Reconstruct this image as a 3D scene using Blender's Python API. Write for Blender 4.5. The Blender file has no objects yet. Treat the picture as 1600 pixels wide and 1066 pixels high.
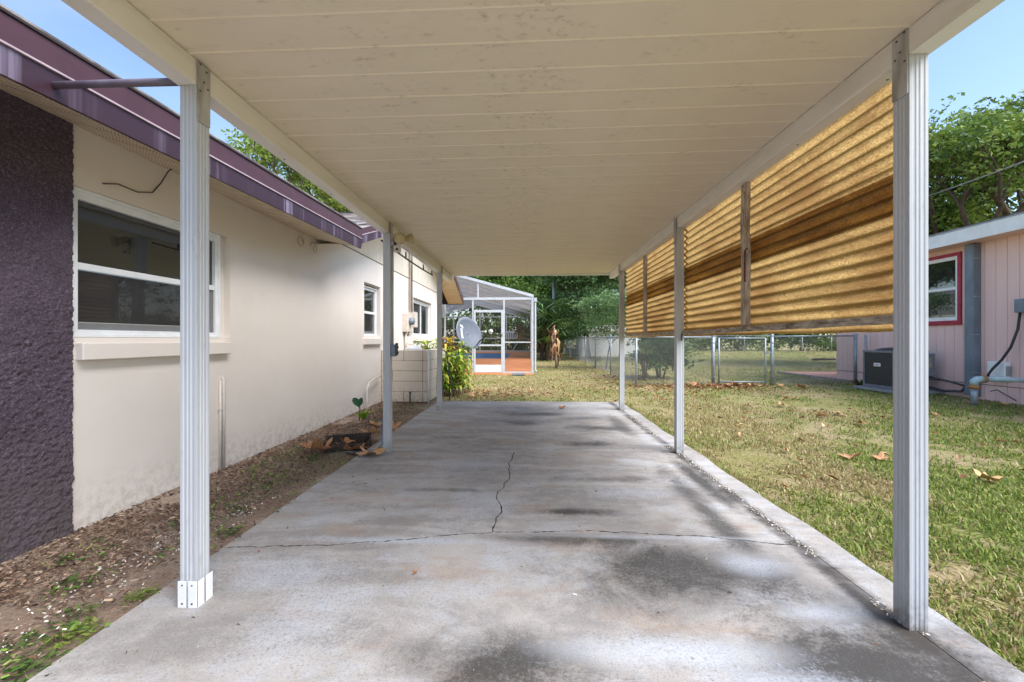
import bpy, bmesh, math, random
import numpy as np
from mathutils import Vector, Matrix, noise as mnoise

R = math.radians
random.seed(7)
rng = np.random.default_rng(11)
scene = bpy.context.scene
COL = scene.collection

# ------------------------------------------------------------------ camera
F_PX = 640.0
cam_d = bpy.data.cameras.new('camera')
cam = bpy.data.objects.new('camera', cam_d)
COL.objects.link(cam)
cam.location = (0, 0, 1.2)
cam.rotation_euler = (R(90), 0, math.atan(25 / F_PX))
cam_d.sensor_width = 36.0
cam_d.lens = F_PX / 1600 * 36
cam_d.shift_y = -2 / 1600
cam_d.clip_start = 0.05
cam_d.clip_end = 2000
scene.camera = cam

# ------------------------------------------------------------------ sky, sun, exposure
SUN_AZ, SUN_EL = R(122), R(50)
world = bpy.data.worlds.new('World')
scene.world = world
world.use_nodes = True
wn, wl = world.node_tree.nodes, world.node_tree.links
sky = wn.new('ShaderNodeTexSky')
sky.sky_type = 'NISHITA'
sky.sun_disc = False
sky.sun_elevation = SUN_EL
sky.sun_rotation = SUN_AZ
sky.air_density = 1.0
sky.dust_density = .7
sky.ozone_density = 1.3
# thin, even veil of cloud all round the sky
tc = wn.new('ShaderNodeTexCoord')
mp = wn.new('ShaderNodeMapping'); mp.inputs['Scale'].default_value = (1.2, 1.2, 3.5)
nz = wn.new('ShaderNodeTexNoise'); nz.inputs['Scale'].default_value = 1.7; nz.inputs['Detail'].default_value = 6
mr = wn.new('ShaderNodeMapRange'); mr.inputs['From Min'].default_value = .42; mr.inputs['From Max'].default_value = .78
mr.inputs['To Max'].default_value = .32
mx = wn.new('ShaderNodeMix'); mx.data_type = 'RGBA'
mx.inputs['B'].default_value = (3.6, 3.9, 4.4, 1)
wl.new(tc.outputs['Generated'], mp.inputs['Vector']); wl.new(mp.outputs[0], nz.inputs['Vector'])
wl.new(nz.outputs['Fac'], mr.inputs['Value']); wl.new(mr.outputs[0], mx.inputs['Factor'])
wl.new(sky.outputs[0], mx.inputs['A']); wl.new(mx.outputs['Result'], wn['Background'].inputs['Color'])
wn['Background'].inputs['Strength'].default_value = .115

sun_d = bpy.data.lights.new('sun', 'SUN')
sun_d.energy = 2.3
sun_d.angle = R(45)
sun_d.color = (1.0, .975, .94)
sun = bpy.data.objects.new('sun', sun_d)
COL.objects.link(sun)
sd = Vector((math.sin(SUN_AZ) * math.cos(SUN_EL), math.cos(SUN_AZ) * math.cos(SUN_EL), math.sin(SUN_EL)))
sun.rotation_euler = sd.to_track_quat('Z', 'Y').to_euler()
sun.location = (0, -5, 20)

vs = scene.view_settings
vs.view_transform = 'Standard'; vs.look = 'None'; vs.gamma = 1; vs.use_curve_mapping = False
vs.exposure = 1.43
scene.render.engine = 'CYCLES'
scene.cycles.use_denoising = True
scene.cycles.max_bounces = 8
scene.cycles.use_light_tree = False
scene.cycles.caustics_reflective = False
scene.cycles.caustics_refractive = False
scene.cycles.diffuse_bounces = 4
scene.cycles.transparent_max_bounces = 12
scene.cycles.sample_clamp_indirect = 6

# ------------------------------------------------------------------ helpers
def S(r, g, b):
    def c(u):
        u /= 255
        return u / 12.92 if u <= .04045 else ((u + .055) / 1.055) ** 2.4
    return (c(r), c(g), c(b))

class NT:
    def __init__(s, name):
        s.m = bpy.data.materials.new(name); s.m.use_nodes = True
        s.n, s.l = s.m.node_tree.nodes, s.m.node_tree.links
        s.b = s.n['Principled BSDF']; s.out = s.n['Material Output']
        s._c = None
    def set(s, sock, v):
        if isinstance(v, bpy.types.NodeSocket): s.l.new(v, sock)
        elif isinstance(v, (tuple, list)) and sock.type == 'RGBA': sock.default_value = tuple(v[:3]) + (1,)
        else: sock.default_value = v
    def pos(s):
        if s._c is None: s._c = s.n.new('ShaderNodeTexCoord').outputs['Object']
        return s._c
    def vmath(s, op, a, b=None):
        d = s.n.new('ShaderNodeVectorMath'); d.operation = op
        s.set(d.inputs[0], a)
        if b is not None: s.set(d.inputs[1], b)
        return d.outputs['Value'] if op in ('LENGTH', 'DISTANCE', 'DOT_PRODUCT') else d.outputs['Vector']
    def noise(s, scale=5, detail=4, rough=.55, vec=None, stretch=None, dist=0):
        v = vec if vec is not None else s.pos()
        if stretch: v = s.vmath('MULTIPLY', v, stretch)
        d = s.n.new('ShaderNodeTexNoise'); s.l.new(v, d.inputs['Vector'])
        d.inputs['Scale'].default_value = scale; d.inputs['Detail'].default_value = detail
        d.inputs['Roughness'].default_value = rough; d.inputs['Distortion'].default_value = dist
        return d.outputs['Fac']
    def voro(s, scale, feature='F1', out='Distance', stretch=None):
        v = s.pos()
        if stretch: v = s.vmath('MULTIPLY', v, stretch)
        d = s.n.new('ShaderNodeTexVoronoi'); s.l.new(v, d.inputs['Vector'])
        d.inputs['Scale'].default_value = scale; d.feature = feature
        return d.outputs[out]
    def rmap(s, v, a, b, c=0, d=1):
        m = s.n.new('ShaderNodeMapRange'); s.set(m.inputs['Value'], v)
        for k, x in zip(('From Min', 'From Max', 'To Min', 'To Max'), (a, b, c, d)): m.inputs[k].default_value = x
        return m.outputs[0]
    def math(s, op, a, b=0.0):
        m = s.n.new('ShaderNodeMath'); m.operation = op
        s.set(m.inputs[0], a); s.set(m.inputs[1], b); return m.outputs[0]
    def mix(s, f, a, b, blend='MIX'):
        m = s.n.new('ShaderNodeMix'); m.data_type = 'RGBA'; m.blend_type = blend
        s.set(m.inputs['Factor'], f); s.set(m.inputs['A'], a); s.set(m.inputs['B'], b)
        return m.outputs['Result']
    def sep(s, v=None):
        d = s.n.new('ShaderNodeSeparateXYZ'); s.l.new(v if v is not None else s.pos(), d.inputs[0]); return d.outputs
    def attr(s, name='Col'):
        d = s.n.new('ShaderNodeAttribute'); d.attribute_name = name; return d.outputs['Color']
    def bump(s, h, strength=.3, dist=.01):
        d = s.n.new('ShaderNodeBump'); s.set(d.inputs['Height'], h)
        d.inputs['Strength'].default_value = strength; d.inputs['Distance'].default_value = dist
        s.l.new(d.outputs[0], s.b.inputs['Normal']); return d.outputs[0]
    def patch(s, cx, cy, rx, ry, nz, amp=.8, soft=.45):
        v = s.vmath('SUBTRACT', s.pos(), (cx, cy, 0))
        v = s.vmath('MULTIPLY', v, (1 / rx, 1 / ry, 0))
        d = s.vmath('LENGTH', v)
        d = s.math('ADD', d, s.math('MULTIPLY', s.math('SUBTRACT', nz, .5), amp * 2))
        return s.rmap(d, 1 + soft, 1 - soft)
    def fin(s, col=None, rough=.6, metal=0, spec=.5):
        if col is not None: s.set(s.b.inputs['Base Color'], col)
        s.set(s.b.inputs['Roughness'], rough); s.b.inputs['Metallic'].default_value = metal
        s.b.inputs['Specular IOR Level'].default_value = spec
        return s.m

def simple(name, c1, c2=None, scale=6, rough=.6, bump=0, bscale=60, metal=0, stretch=None, spec=.5, lo=.35, hi=.7, rvar=.1, bdist=.004):
    t = NT(name)
    c2 = c2 if c2 is not None else tuple(x * .78 for x in c1)
    nz = t.noise(scale, 6, .6, stretch=stretch)
    col = t.mix(t.rmap(nz, lo, hi), c1, c2)
    if bump: t.bump(t.noise(bscale, 4, .6, stretch=stretch), bump, bdist)
    return t.fin(col, t.rmap(nz, 0, 1, rough - rvar, rough + rvar), metal, spec)

class MB:
    def __init__(s): s.v, s.f = [], []
    def add(s, vs_, fs):
        o = len(s.v); s.v += [tuple(p) for p in vs_]; s.f += [tuple(i + o for i in q) for q in fs]; return s
    def box(s, x0, y0, z0, x1, y1, z1):
        return s.add([(x0, y0, z0), (x1, y0, z0), (x1, y1, z0), (x0, y1, z0), (x0, y0, z1), (x1, y0, z1), (x1, y1, z1), (x0, y1, z1)],
                     [(3, 2, 1, 0), (4, 5, 6, 7), (0, 1, 5, 4), (1, 2, 6, 5), (2, 3, 7, 6), (3, 0, 4, 7)])
    def hexa(s, p): return s.add(p, [(3, 2, 1, 0), (4, 5, 6, 7), (0, 1, 5, 4), (1, 2, 6, 5), (2, 3, 7, 6), (3, 0, 4, 7)])
    def quad(s, *p): return s.add(p, [tuple(range(len(p)))])
    def prism(s, poly, axis, a, b):
        """poly: 2-D loop; axis: 'x','y','z' is the extrusion direction"""
        def P(u, w, t): return {'x': (t, u, w), 'y': (u, t, w), 'z': (u, w, t)}[axis]
        n = len(poly)
        return s.add([P(u, w, a) for u, w in poly] + [P(u, w, b) for u, w in poly],
                     [tuple(range(n - 1, -1, -1)), tuple(range(n, 2 * n))] + [(i, (i + 1) % n, (i + 1) % n + n, i + n) for i in range(n)])
    def tube(s, path, r, n=8, cap=True):
        path = [Vector(p) for p in path]; rs = r if isinstance(r, (list, tuple)) else [r] * len(path)
        vs_, fs = [], []; up = None
        for i, p in enumerate(path):
            d = (path[min(i + 1, len(path) - 1)] - path[max(i - 1, 0)]).normalized()
            if up is None: up = Vector((0, 0, 1)) if abs(d.z) < .9 else Vector((1, 0, 0))
            x = d.cross(up).normalized(); y = x.cross(d).normalized(); up = y
            vs_ += [p + (x * math.cos(2 * math.pi * k / n) + y * math.sin(2 * math.pi * k / n)) * rs[i] for k in range(n)]
        for i in range(len(path) - 1):
            fs += [(i * n + k, i * n + (k + 1) % n, (i + 1) * n + (k + 1) % n, (i + 1) * n + k) for k in range(n)]
        if cap: fs += [tuple(range(n - 1, -1, -1)), tuple(range(len(vs_) - n, len(vs_)))]
        return s.add(vs_, fs)
    def lathe(s, prof, org=(0, 0, 0), axis=(0, 0, 1), n=20):
        q = Vector((0, 0, 1)).rotation_difference(Vector(axis).normalized()); o = Vector(org)
        vs_ = [o + q @ Vector((r * math.cos(2 * math.pi * k / n), r * math.sin(2 * math.pi * k / n), z)) for r, z in prof for k in range(n)]
        fs = [(i * n + k, i * n + (k + 1) % n, (i + 1) * n + (k + 1) % n, (i + 1) * n + k) for i in range(len(prof) - 1) for k in range(n)]
        return s.add(vs_, fs)
    def build(s, name, mat, parent=None, smooth=False, bevel=0, local=False, mesh_only=False):
        me = bpy.data.meshes.new(name)
        off = Vector((0, 0, 0))
        if parent is not None and not local: off = world_loc(parent)
        me.from_pydata([(Vector(p) - off) for p in s.v], [], s.f)
        me.materials.append(mat)
        bm = bmesh.new(); bm.from_mesh(me); bmesh.ops.recalc_face_normals(bm, faces=bm.faces[:]); bm.to_mesh(me); bm.free()
        if smooth: me.shade_smooth()
        if mesh_only: return me
        return obj(name, me, parent, bevel)

def world_loc(o):
    p = Vector((0, 0, 0))
    while o is not None: p += o.location; o = o.parent
    return p

def obj(name, me, parent=None, bevel=0):
    o = bpy.data.objects.new(name, me); COL.objects.link(o)
    if parent is not None: o.parent = parent
    if bevel:
        b = o.modifiers.new('bevel', 'BEVEL'); b.width = bevel; b.segments = 2; b.limit_method = 'ANGLE'
    return o

def tag(o, label=None, cat=None, group=None, kind=None):
    for k, v in (('label', label), ('category', cat), ('group', group), ('kind', kind)):
        if v: o[k] = v
    return o

def thing(name, label, cat, loc=(0, 0, 0), group=None):
    o = bpy.data.objects.new(name, None); COL.objects.link(o); o.location = loc
    o.empty_display_size = .2
    return tag(o, label, cat, group)

def copy_tree(o, parent=None):
    c = o.copy(); COL.objects.link(c); c.parent = parent
    for ch in o.children: copy_tree(ch, c)
    return c

def np_mesh(name, verts, faces, mat, cols=None, smooth=False):
    """verts (N,3), faces (M,k) arrays; cols (N,3) point colours"""
    me = bpy.data.meshes.new(name)
    V = np.ascontiguousarray(verts, dtype=np.float32); Fc = np.ascontiguousarray(faces, dtype=np.int32)
    me.vertices.add(len(V)); me.vertices.foreach_set('co', V.ravel())
    k = Fc.shape[1]
    me.loops.add(Fc.size); me.loops.foreach_set('vertex_index', Fc.ravel())
    me.polygons.add(len(Fc))
    me.polygons.foreach_set('loop_start', np.arange(0, Fc.size, k, dtype=np.int32))
    if cols is not None:
        a = me.color_attributes.new('Col', 'FLOAT_COLOR', 'POINT')
        a.data.foreach_set('color', np.concatenate([cols, np.ones((len(cols), 1))], 1).astype(np.float32).ravel())
    me.materials.append(mat)
    me.update(calc_edges=True); me.validate()
    if smooth: me.shade_smooth()
    return me

def vnoise(x, y, seed=0):
    """numpy value noise in 2-D, 0..1"""
    r = np.random.default_rng(seed).random((256, 256))
    xi, yi = np.floor(x).astype(int), np.floor(y).astype(int)
    fx, fy = x - xi, y - yi
    fx, fy = fx * fx * (3 - 2 * fx), fy * fy * (3 - 2 * fy)
    g = lambda a, b: r[a % 256, b % 256]
    return (g(xi, yi) * (1 - fx) + g(xi + 1, yi) * fx) * (1 - fy) + (g(xi, yi + 1) * (1 - fx) + g(xi + 1, yi + 1) * fx) * fy

def fbm(x, y, seed=0, o=4):
    t, a = 0, .5
    for i in range(o): t = t + a * vnoise(x * 2 ** i + 17 * i, y * 2 ** i + 5 * i, seed + i); a *= .5
    return t / (1 - .5 ** o)

# ------------------------------------------------------------------ materials
M = {}
def alu_mat():
    t = NT('painted_aluminium')
    n = t.noise(3, 5, .6, stretch=(1, 1, .12)); sc = t.noise(30, 6, .75, stretch=(1, 1, .2)); dn = t.noise(24, 6, .7)
    c = t.mix(t.rmap(n, .4, .75), S(194, 196, 200), S(172, 174, 178))
    c = t.mix(t.math('MULTIPLY', t.rmap(sc, .56, .70), .35), c, S(138, 132, 124))
    z = t.sep()[2]
    c = t.mix(t.math('MULTIPLY', t.rmap(z, .16, .0), t.rmap(dn, .40, .60, .15, .8)), c, S(112, 100, 88))
    t.bump(n, .05, .004)
    return t.fin(c, t.rmap(sc, .3, .7, .36, .6))
M['alu'] = alu_mat()
M['alu_dirty'] = simple('weathered_aluminium', S(186, 184, 180), S(140, 134, 126), 18, .5, .1, 60, stretch=(1, 1, .25), lo=.42, hi=.72)
M['white'] = simple('white_paint', S(236, 237, 238), S(222, 222, 222), 5, .45)
M['vinyl'] = simple('white_vinyl', S(238, 240, 242), S(226, 228, 230), 9, .35)
M['black'] = simple('black_rubber', (.02, .02, .022), (.035, .035, .037), 30, .5)
M['dark_metal'] = simple('dark_metal', (.05, .05, .055), (.09, .08, .075), 30, .5)
M['galv'] = simple('galvanised_steel', S(170, 178, 186), S(132, 140, 148), 14, .45, .05, 80, metal=.35)
M['galv_wire'] = simple('galvanised_wire', S(165, 168, 170), S(130, 132, 134), 14, .5, metal=.2)
M['screw'] = simple('screw_head', (.06, .045, .04), (.1, .06, .04), 50, .5)
M['conduit'] = simple('painted_conduit', S(215, 205, 196), S(196, 184, 172), 10, .5)

def ceiling_mat():
    t = NT('cream_ceiling_pan')
    n1 = t.noise(1.1, 5, .6); n2 = t.noise(34, 6, .7, stretch=(.6, 1, 1)); n3 = t.noise(2.4, 4, .6); n4 = t.noise(9, 5, .65, stretch=(.5, 1.3, 1))
    c = t.mix(t.rmap(n1, .3, .7), S(232, 220, 196), S(225, 210, 184))
    spots = t.math('MULTIPLY', t.rmap(n2, .51, .64), t.math('MULTIPLY', t.rmap(n3, .42, .58), t.rmap(n4, .45, .58)))
    c = t.mix(t.math('MULTIPLY', spots, .5), c, S(132, 122, 104))
    c = t.mix(t.math('MULTIPLY', t.rmap(n4, .5, .75), .06), c, S(150, 132, 104))
    t.bump(t.noise(9, 2, .4, stretch=(.1, 1, 1)), .06, .01)
    return t.fin(c, .5)
M['ceiling'] = ceiling_mat()
M['beam'] = simple('cream_beam', S(234, 230, 220), S(214, 206, 192), 7, .45, .05, 50, stretch=(1, .2, 1), lo=.45, hi=.8)

def slab_mat():
    t = NT('stained_concrete')
    big = t.noise(.8, 4, .62, dist=.6); mid = t.noise(3.1, 6, .7, dist=.4); fine = t.noise(130, 4, .85, dist=.3); grit = t.noise(150, 3, .75)
    streak = t.noise(1.5, 5, .66, stretch=(.4, 1.7, 1), dist=.9); blot = t.noise(11, 7, .74)
    c = t.mix(t.rmap(big, .34, .64), S(158, 152, 146), S(188, 183, 178))
    c = t.mix(t.rmap(t.math('ADD', t.math('MULTIPLY', streak, .55), t.math('MULTIPLY', blot, .45)), .46, .58, 0, .55), c, S(128, 124, 122))
    # pale bloom
    bl = t.math('MULTIPLY', t.rmap(t.math('ADD', t.math('MULTIPLY', mid, .7), t.math('MULTIPLY', blot, .3)), .47, .58), t.rmap(streak, .56, .44))
    c = t.mix(t.math('MULTIPLY', bl, .6), c, S(190, 193, 200))
    # tan traces
    c = t.mix(t.math('MULTIPLY', t.rmap(t.noise(2.3, 6, .66, stretch=(.55, 1.4, 1)), .54, .64), .42), c, S(166, 140, 118))
    edge = t.noise(2.6, 7, .78, dist=.5)
    spk = t.noise(64, 6, .86, dist=.2)
    gran = t.math('ADD', t.math('MULTIPLY', blot, .45), t.math('MULTIPLY', t.rmap(spk, .32, .68), .55))
    for (cx, cy, rx, ry, k) in ((.75, 2.15, .6, .34, .95), (1.3, 1.5, .48, .40, 1.15), (-.1, 1.5, .36, .2, 1.0), (1.25, 2.9, .12, 1.1, .9), (.2, 2.47, .5, .09, .85),
                                (.3, 2.87, .30, .06, 1.0), (.72, 4.75, .36, .14, .9), (.95, 5.6, .42, .22, .9), (-.05, 5.9, .36, .22, .8), (.1, 6.6, .5, .2, .85), (.85, 6.3, .4, .14, .75),
                                (1.47, 3.6, .09, .8, 1.0), (.7, 3.55, .7, .12, .7), (-.6, 3.25, .45, .06, .7), (1.3, 5.9, .14, .9, .8), (.6, 1.15, .9, .26, .85), (-.9, 5.0, .45, .09, .7), (1.54, 1.9, .06, .5, 1.0)):
        m = t.patch(cx, cy, rx, ry, edge, 1.2, .7)
        m = t.rmap(t.math('SUBTRACT', t.math('MULTIPLY', m, k), gran), -.12, .50, 0, .95)
        c = t.mix(m, c, S(60, 57, 54))
    for (cx, cy, rx, ry, k) in ((-1.25, 2.05, .4, .2, .8), (-.95, 1.72, .28, .26, .75), (.55, 1.6, .45, .09, 1.0), (.9, 1.45, .3, .08, .9), (-.35, 2.9, .35, .22, .75), (-.6, 3.9, .5, .4, .7), (1.2, 2.25, .2, .12, 1.0), (1.28, 1.85, .18, .07, 1.0), (.8, 3.25, .4, .14, .8), (-.8, 2.42, .8, .05, 1.0), (.8, 2.52, .8, .03, .8)):
        m = t.patch(cx, cy, rx, ry, edge, 1.2, .7)
        m = t.rmap(t.math('SUBTRACT', t.math('MULTIPLY', m, k), gran), -.12, .60, 0, .7)
        c = t.mix(m, c, S(194, 199, 208))
    # grit and tiny pits
    c = t.mix(t.math('MULTIPLY', t.rmap(spk, .53, .68), t.rmap(mid, .35, .6, .25, .85)), c, S(80, 76, 74))
    c = t.mix(t.math('MULTIPLY', t.rmap(spk, .42, .30), .35), c, S(212, 208, 204))
    c = t.mix(t.math('MULTIPLY', t.rmap(grit, .52, .66), .42), c, S(78, 75, 73))
    c = t.mix(t.math('MULTIPLY', t.rmap(fine, .60, .72), .4), c, S(210, 206, 200))
    # dirt collected along the right-hand joint
    x = t.sep()[0]
    j = t.rmap(t.math('ABSOLUTE', t.math('ADD', t.math('SUBTRACT', x, 1.575), t.math('MULTIPLY', t.math('SUBTRACT', blot, .5), .16))), .075, .02)
    c = t.mix(t.math('MULTIPLY', j, t.rmap(streak, .35, .55, .35, .9)), c, S(66, 60, 55))
    h = t.math('ADD', t.math('MULTIPLY', fine, .5), t.math('MULTIPLY', grit, .5))
    t.bump(h, .12, .004)
    return t.fin(c, t.rmap(big, .3, .7, .62, .8), spec=.35)
M['slab'] = slab_mat()

def ground_mat():
    t = NT('sandy_lawn_soil')
    n1 = t.noise(.55, 6, .6); n2 = t.noise(3.2, 6, .65); n3 = t.noise(40, 6, .7)
    c = t.mix(t.rmap(n3, .3, .7), S(142, 120, 94), S(190, 168, 136))
    g = t.rmap(t.math('ADD', t.math('MULTIPLY', n1, .5), t.math('MULTIPLY', n2, .5)), .36, .56)
    c = t.mix(t.math('MULTIPLY', g, .95), c, t.mix(t.rmap(n3, .35, .65), S(108, 112, 58), S(158, 152, 94)))
    t.bump(n3, .7, .03)
    return t.fin(c, .9, spec=.2)
M['ground'] = ground_mat()

def bed_mat():
    t = NT('mulched_sand')
    n1 = t.noise(2.4, 6, .6); n3 = t.noise(70, 6, .7)
    c = t.mix(t.rmap(n3, .3, .7), S(128, 106, 90), S(176, 154, 134))
    c = t.mix(t.math('MULTIPLY', t.rmap(n1, .5, .68), .7), c, S(194, 178, 162))
    t.bump(n3, .8, .02)
    return t.fin(c, .92, spec=.2)
M['bed'] = bed_mat()

def col_attr_mat(name, rough=.6, transl=.0, tint=None):
    t = NT(name)
    c = t.attr()
    if tint: c = t.mix(.5, c, tint)
    t.fin(c, rough, spec=.3)
    if transl:
        tr = t.n.new('ShaderNodeBsdfTranslucent'); t.set(tr.inputs['Color'], t.mix(.4, c, (.22, .3, .03), 'MIX'))
        ms = t.n.new('ShaderNodeMixShader'); ms.inputs[0].default_value = transl
        t.l.new(t.b.outputs[0], ms.inputs[1]); t.l.new(tr.outputs[0], ms.inputs[2]); t.l.new(ms.outputs[0], t.out.inputs[0])
    return t.m
M['leaf'] = col_attr_mat('foliage', .5, .32)
M['grass'] = col_attr_mat('grass_blades', .6, .25)
M['chips'] = col_attr_mat('bark_chips', .85)

def wall_mat(name, c1, c2, dirt):
    t = NT(name)
    n1 = t.noise(1.3, 5, .6); n2 = t.noise(45, 5, .6); n3 = t.noise(5, 6, .65)
    c = t.mix(t.rmap(n1, .3, .7), c1, c2)
    z = t.sep()[2]
    low = t.math('MULTIPLY', t.rmap(z, .35, .0), t.rmap(t.noise(16, 6, .75), .44, .62))
    c = t.mix(t.math('MULTIPLY', low, .5), c, dirt)
    c = t.mix(t.math('MULTIPLY', t.rmap(n3, .66, .78), .25), c, dirt)
    t.bump(t.math('ADD', n2, t.math('MULTIPLY', n3, .6)), .22, .004)
    return t.fin(c, .75, spec=.3)
M['stucco'] = wall_mat('cream_stucco', S(232, 224, 216), S(226, 216, 207), S(150, 136, 120))
M['block'] = wall_mat('cream_block', S(216, 205, 192), S(205, 193, 180), S(120, 106, 92))
M['mortar'] = simple('dirty_mortar', S(140, 126, 112), S(84, 74, 66), 12, .85)
M['siding'] = simple('cream_siding', S(226, 216, 200), S(216, 204, 188), 4, .65, .1, 40, stretch=(1, 1, .1))

def purple_mat():
    t = NT('purple_rough_stucco')
    n1 = t.noise(2.2, 5, .6); n2 = t.noise(100, 5, .75)
    c = t.mix(t.rmap(n1, .3, .7), S(118, 100, 116), S(90, 75, 88))
    c = t.mix(t.math('MULTIPLY', t.rmap(n2, .50, .66), .75), c, S(176, 160, 176))
    z = t.sep()[2]
    c = t.mix(t.math('MULTIPLY', t.rmap(z, .75, .1, 0, .8), t.rmap(n1, .25, .5)), c, S(116, 106, 104))
    t.bump(n2, 1.0, .03)
    return t.fin(c, .7, spec=.4)
M['purple'] = purple_mat()

def fascia_mat():
    t = NT('purple_streaked_fascia')
    st = t.noise(10, 5, .6, stretch=(1, 1, .02)); st2 = t.noise(2.2, 2, .5, stretch=(1, 1, .05))
    c = S(56, 32, 42)
    f = t.math('MULTIPLY', t.rmap(st, .53, .64), t.rmap(st2, .43, .55))
    c = t.mix(t.math('MULTIPLY', f, .65), c, S(150, 138, 158))
    return t.fin(c, .45, spec=.5)
M['fascia'] = fascia_mat()
M['maroon'] = simple('maroon_drip_edge', S(78, 46, 52), S(68, 40, 46), 6, .45)
M['drip'] = simple('pale_drip_edge', S(190, 170, 176), S(160, 138, 146), 6, .45)
M['shingle'] = simple('grey_shingle', S(150, 140, 134), S(88, 80, 78), 5, .9, .6, 160, lo=.4, hi=.6)
M['tar'] = simple('roof_deck', S(50, 44, 45), None, 8, .9)

def soffit_mat():
    t = NT('perforated_soffit')
    p = t.vmath('MULTIPLY', t.pos(), (1, 1, 0))
    vo = t.n.new('ShaderNodeTexVoronoi'); vo.inputs['Scale'].default_value = 44; vo.inputs['Randomness'].default_value = 0
    t.l.new(p, vo.inputs['Vector'])
    holes = t.rmap(vo.outputs['Distance'], .30, .22)
    c = t.mix(t.rmap(t.noise(3, 4, .6), .3, .7), S(228, 212, 184), S(218, 200, 170))
    c = t.mix(t.math('MULTIPLY', holes, .75), c, S(80, 66, 50))
    return t.fin(c, .55)
M['soffit'] = soffit_mat()

def fibre_mat():
    t = NT('amber_fibreglass')
    f = t.noise(95, 5, .7, stretch=(1, .55, 1), dist=2.0); b = t.noise(2.1, 5, .6, stretch=(1, .7, 1.3)); g = t.noise(26, 5, .65, stretch=(1, .06, 1))
    c = t.mix(t.rmap(f, .40, .60), S(128, 98, 58), S(206, 174, 114))
    c = t.mix(t.math('MULTIPLY', t.rmap(b, .44, .66), .7), c, S(124, 86, 48))
    c = t.mix(t.math('MULTIPLY', t.rmap(g, .50, .68), .55), c, S(104, 76, 46))
    d = t.n.new('ShaderNodeBsdfDiffuse'); t.set(d.inputs['Color'], t.mix(.35, c, S(150, 120, 70)))
    tr = t.n.new('ShaderNodeBsdfTranslucent'); t.set(tr.inputs['Color'], c)
    ms = t.n.new('ShaderNodeMixShader'); ms.inputs[0].default_value = .68
    t.l.new(d.outputs[0], ms.inputs[1]); t.l.new(tr.outputs[0], ms.inputs[2])
    gl = t.n.new('ShaderNodeBsdfGlossy'); gl.inputs['Roughness'].default_value = .35; t.set(gl.inputs['Color'], (.9, .8, .6))
    m2 = t.n.new('ShaderNodeMixShader'); m2.inputs[0].default_value = .05
    t.l.new(ms.outputs[0], m2.inputs[1]); t.l.new(gl.outputs[0], m2.inputs[2]); t.l.new(m2.outputs[0], t.out.inputs[0])
    return t.m
M['fibre'] = fibre_mat()

def old_wood_mat():
    t = NT('weathered_timber')
    g = t.noise(10, 7, .7, stretch=(6, 1, 6)); n = t.noise(4, 5, .6)
    c = t.mix(t.rmap(g, .35, .65), S(104, 92, 80), S(206, 192, 174))
    c = t.mix(t.math('MULTIPLY', t.rmap(n, .55, .75), .6), c, S(60, 46, 36))
    t.bump(g, .6, .006)
    return t.fin(c, .85, spec=.2)
M['wood'] = old_wood_mat()
M['wood_dark'] = simple('dark_rotten_timber', S(74, 64, 56), S(46, 38, 33), 9, .9, .5, 40)
def old_wood_v():
    t = NT('weathered_timber_upright')
    g = t.noise(10, 7, .7, stretch=(6, 6, 1)); n = t.noise(4, 5, .6)
    c = t.mix(t.rmap(g, .35, .65), S(134, 118, 102), S(216, 202, 184))
    c = t.mix(t.math('MULTIPLY', t.rmap(n, .55, .75), .6), c, S(66, 50, 40))
    t.bump(g, .6, .006)
    return t.fin(c, .85, spec=.2)
M['wood_v'] = old_wood_v()

def glass_mat(name, tint, refl=.12, rough=.02):
    t = NT(name)
    n = t.noise(3, 3, .5)
    t.bump(n, .02, .02)
    t.fin(t.mix(t.rmap(n, .3, .7), tint, tuple(x * 1.3 for x in tint)), rough)
    t.b.inputs['IOR'].default_value = 1.9
    return t.m
M['glass'] = glass_mat('window_glass', (.022, .026, .022))

def screen_mat(name, col, opacity):
    t = NT(name)
    tr = t.n.new('ShaderNodeBsdfTransparent')
    n = t.noise(6, 4, .6)
    d = t.n.new('ShaderNodeBsdfDiffuse'); t.set(d.inputs['Color'], t.mix(t.rmap(n, .3, .7), col, tuple(x * .7 for x in col)))
    ms = t.n.new('ShaderNodeMixShader'); ms.inputs[0].default_value = opacity
    t.l.new(tr.outputs[0], ms.inputs[1]); t.l.new(d.outputs[0], ms.inputs[2]); t.l.new(ms.outputs[0], t.out.inputs[0])
    return t.m
M['screen'] = screen_mat('pool_cage_screen', (.06, .06, .055), .30)
M['fly'] = screen_mat('window_fly_screen', (.075, .07, .072), .55)

def roof_sheet_mat():
    t = NT('grey_cage_roof_sheet')
    n = t.noise(1.5, 5, .6)
    c = t.mix(t.rmap(n, .35, .7), S(188, 190, 194), S(150, 152, 156))
    d = t.n.new('ShaderNodeBsdfDiffuse'); t.set(d.inputs['Color'], c)
    tr = t.n.new('ShaderNodeBsdfTranslucent'); t.set(tr.inputs['Color'], c)
    ms = t.n.new('ShaderNodeMixShader'); ms.inputs[0].default_value = .45
    t.l.new(d.outputs[0], ms.inputs[1]); t.l.new(tr.outputs[0], ms.inputs[2])
    tp = t.n.new('ShaderNodeBsdfTransparent'); m3 = t.n.new('ShaderNodeMixShader'); m3.inputs[0].default_value = .3
    t.l.new(ms.outputs[0], m3.inputs[1]); t.l.new(tp.outputs[0], m3.inputs[2]); t.l.new(m3.outputs[0], t.out.inputs[0])
    return t.m
M['cage_roof'] = roof_sheet_mat()
M['cage'] = simple('cage_frame_white', S(206, 209, 213), S(190, 193, 197), 5, .45)
M['deck'] = simple('terracotta_deck', S(240, 160, 106), S(228, 142, 90), 1.2, .7, .1, 30)
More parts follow.
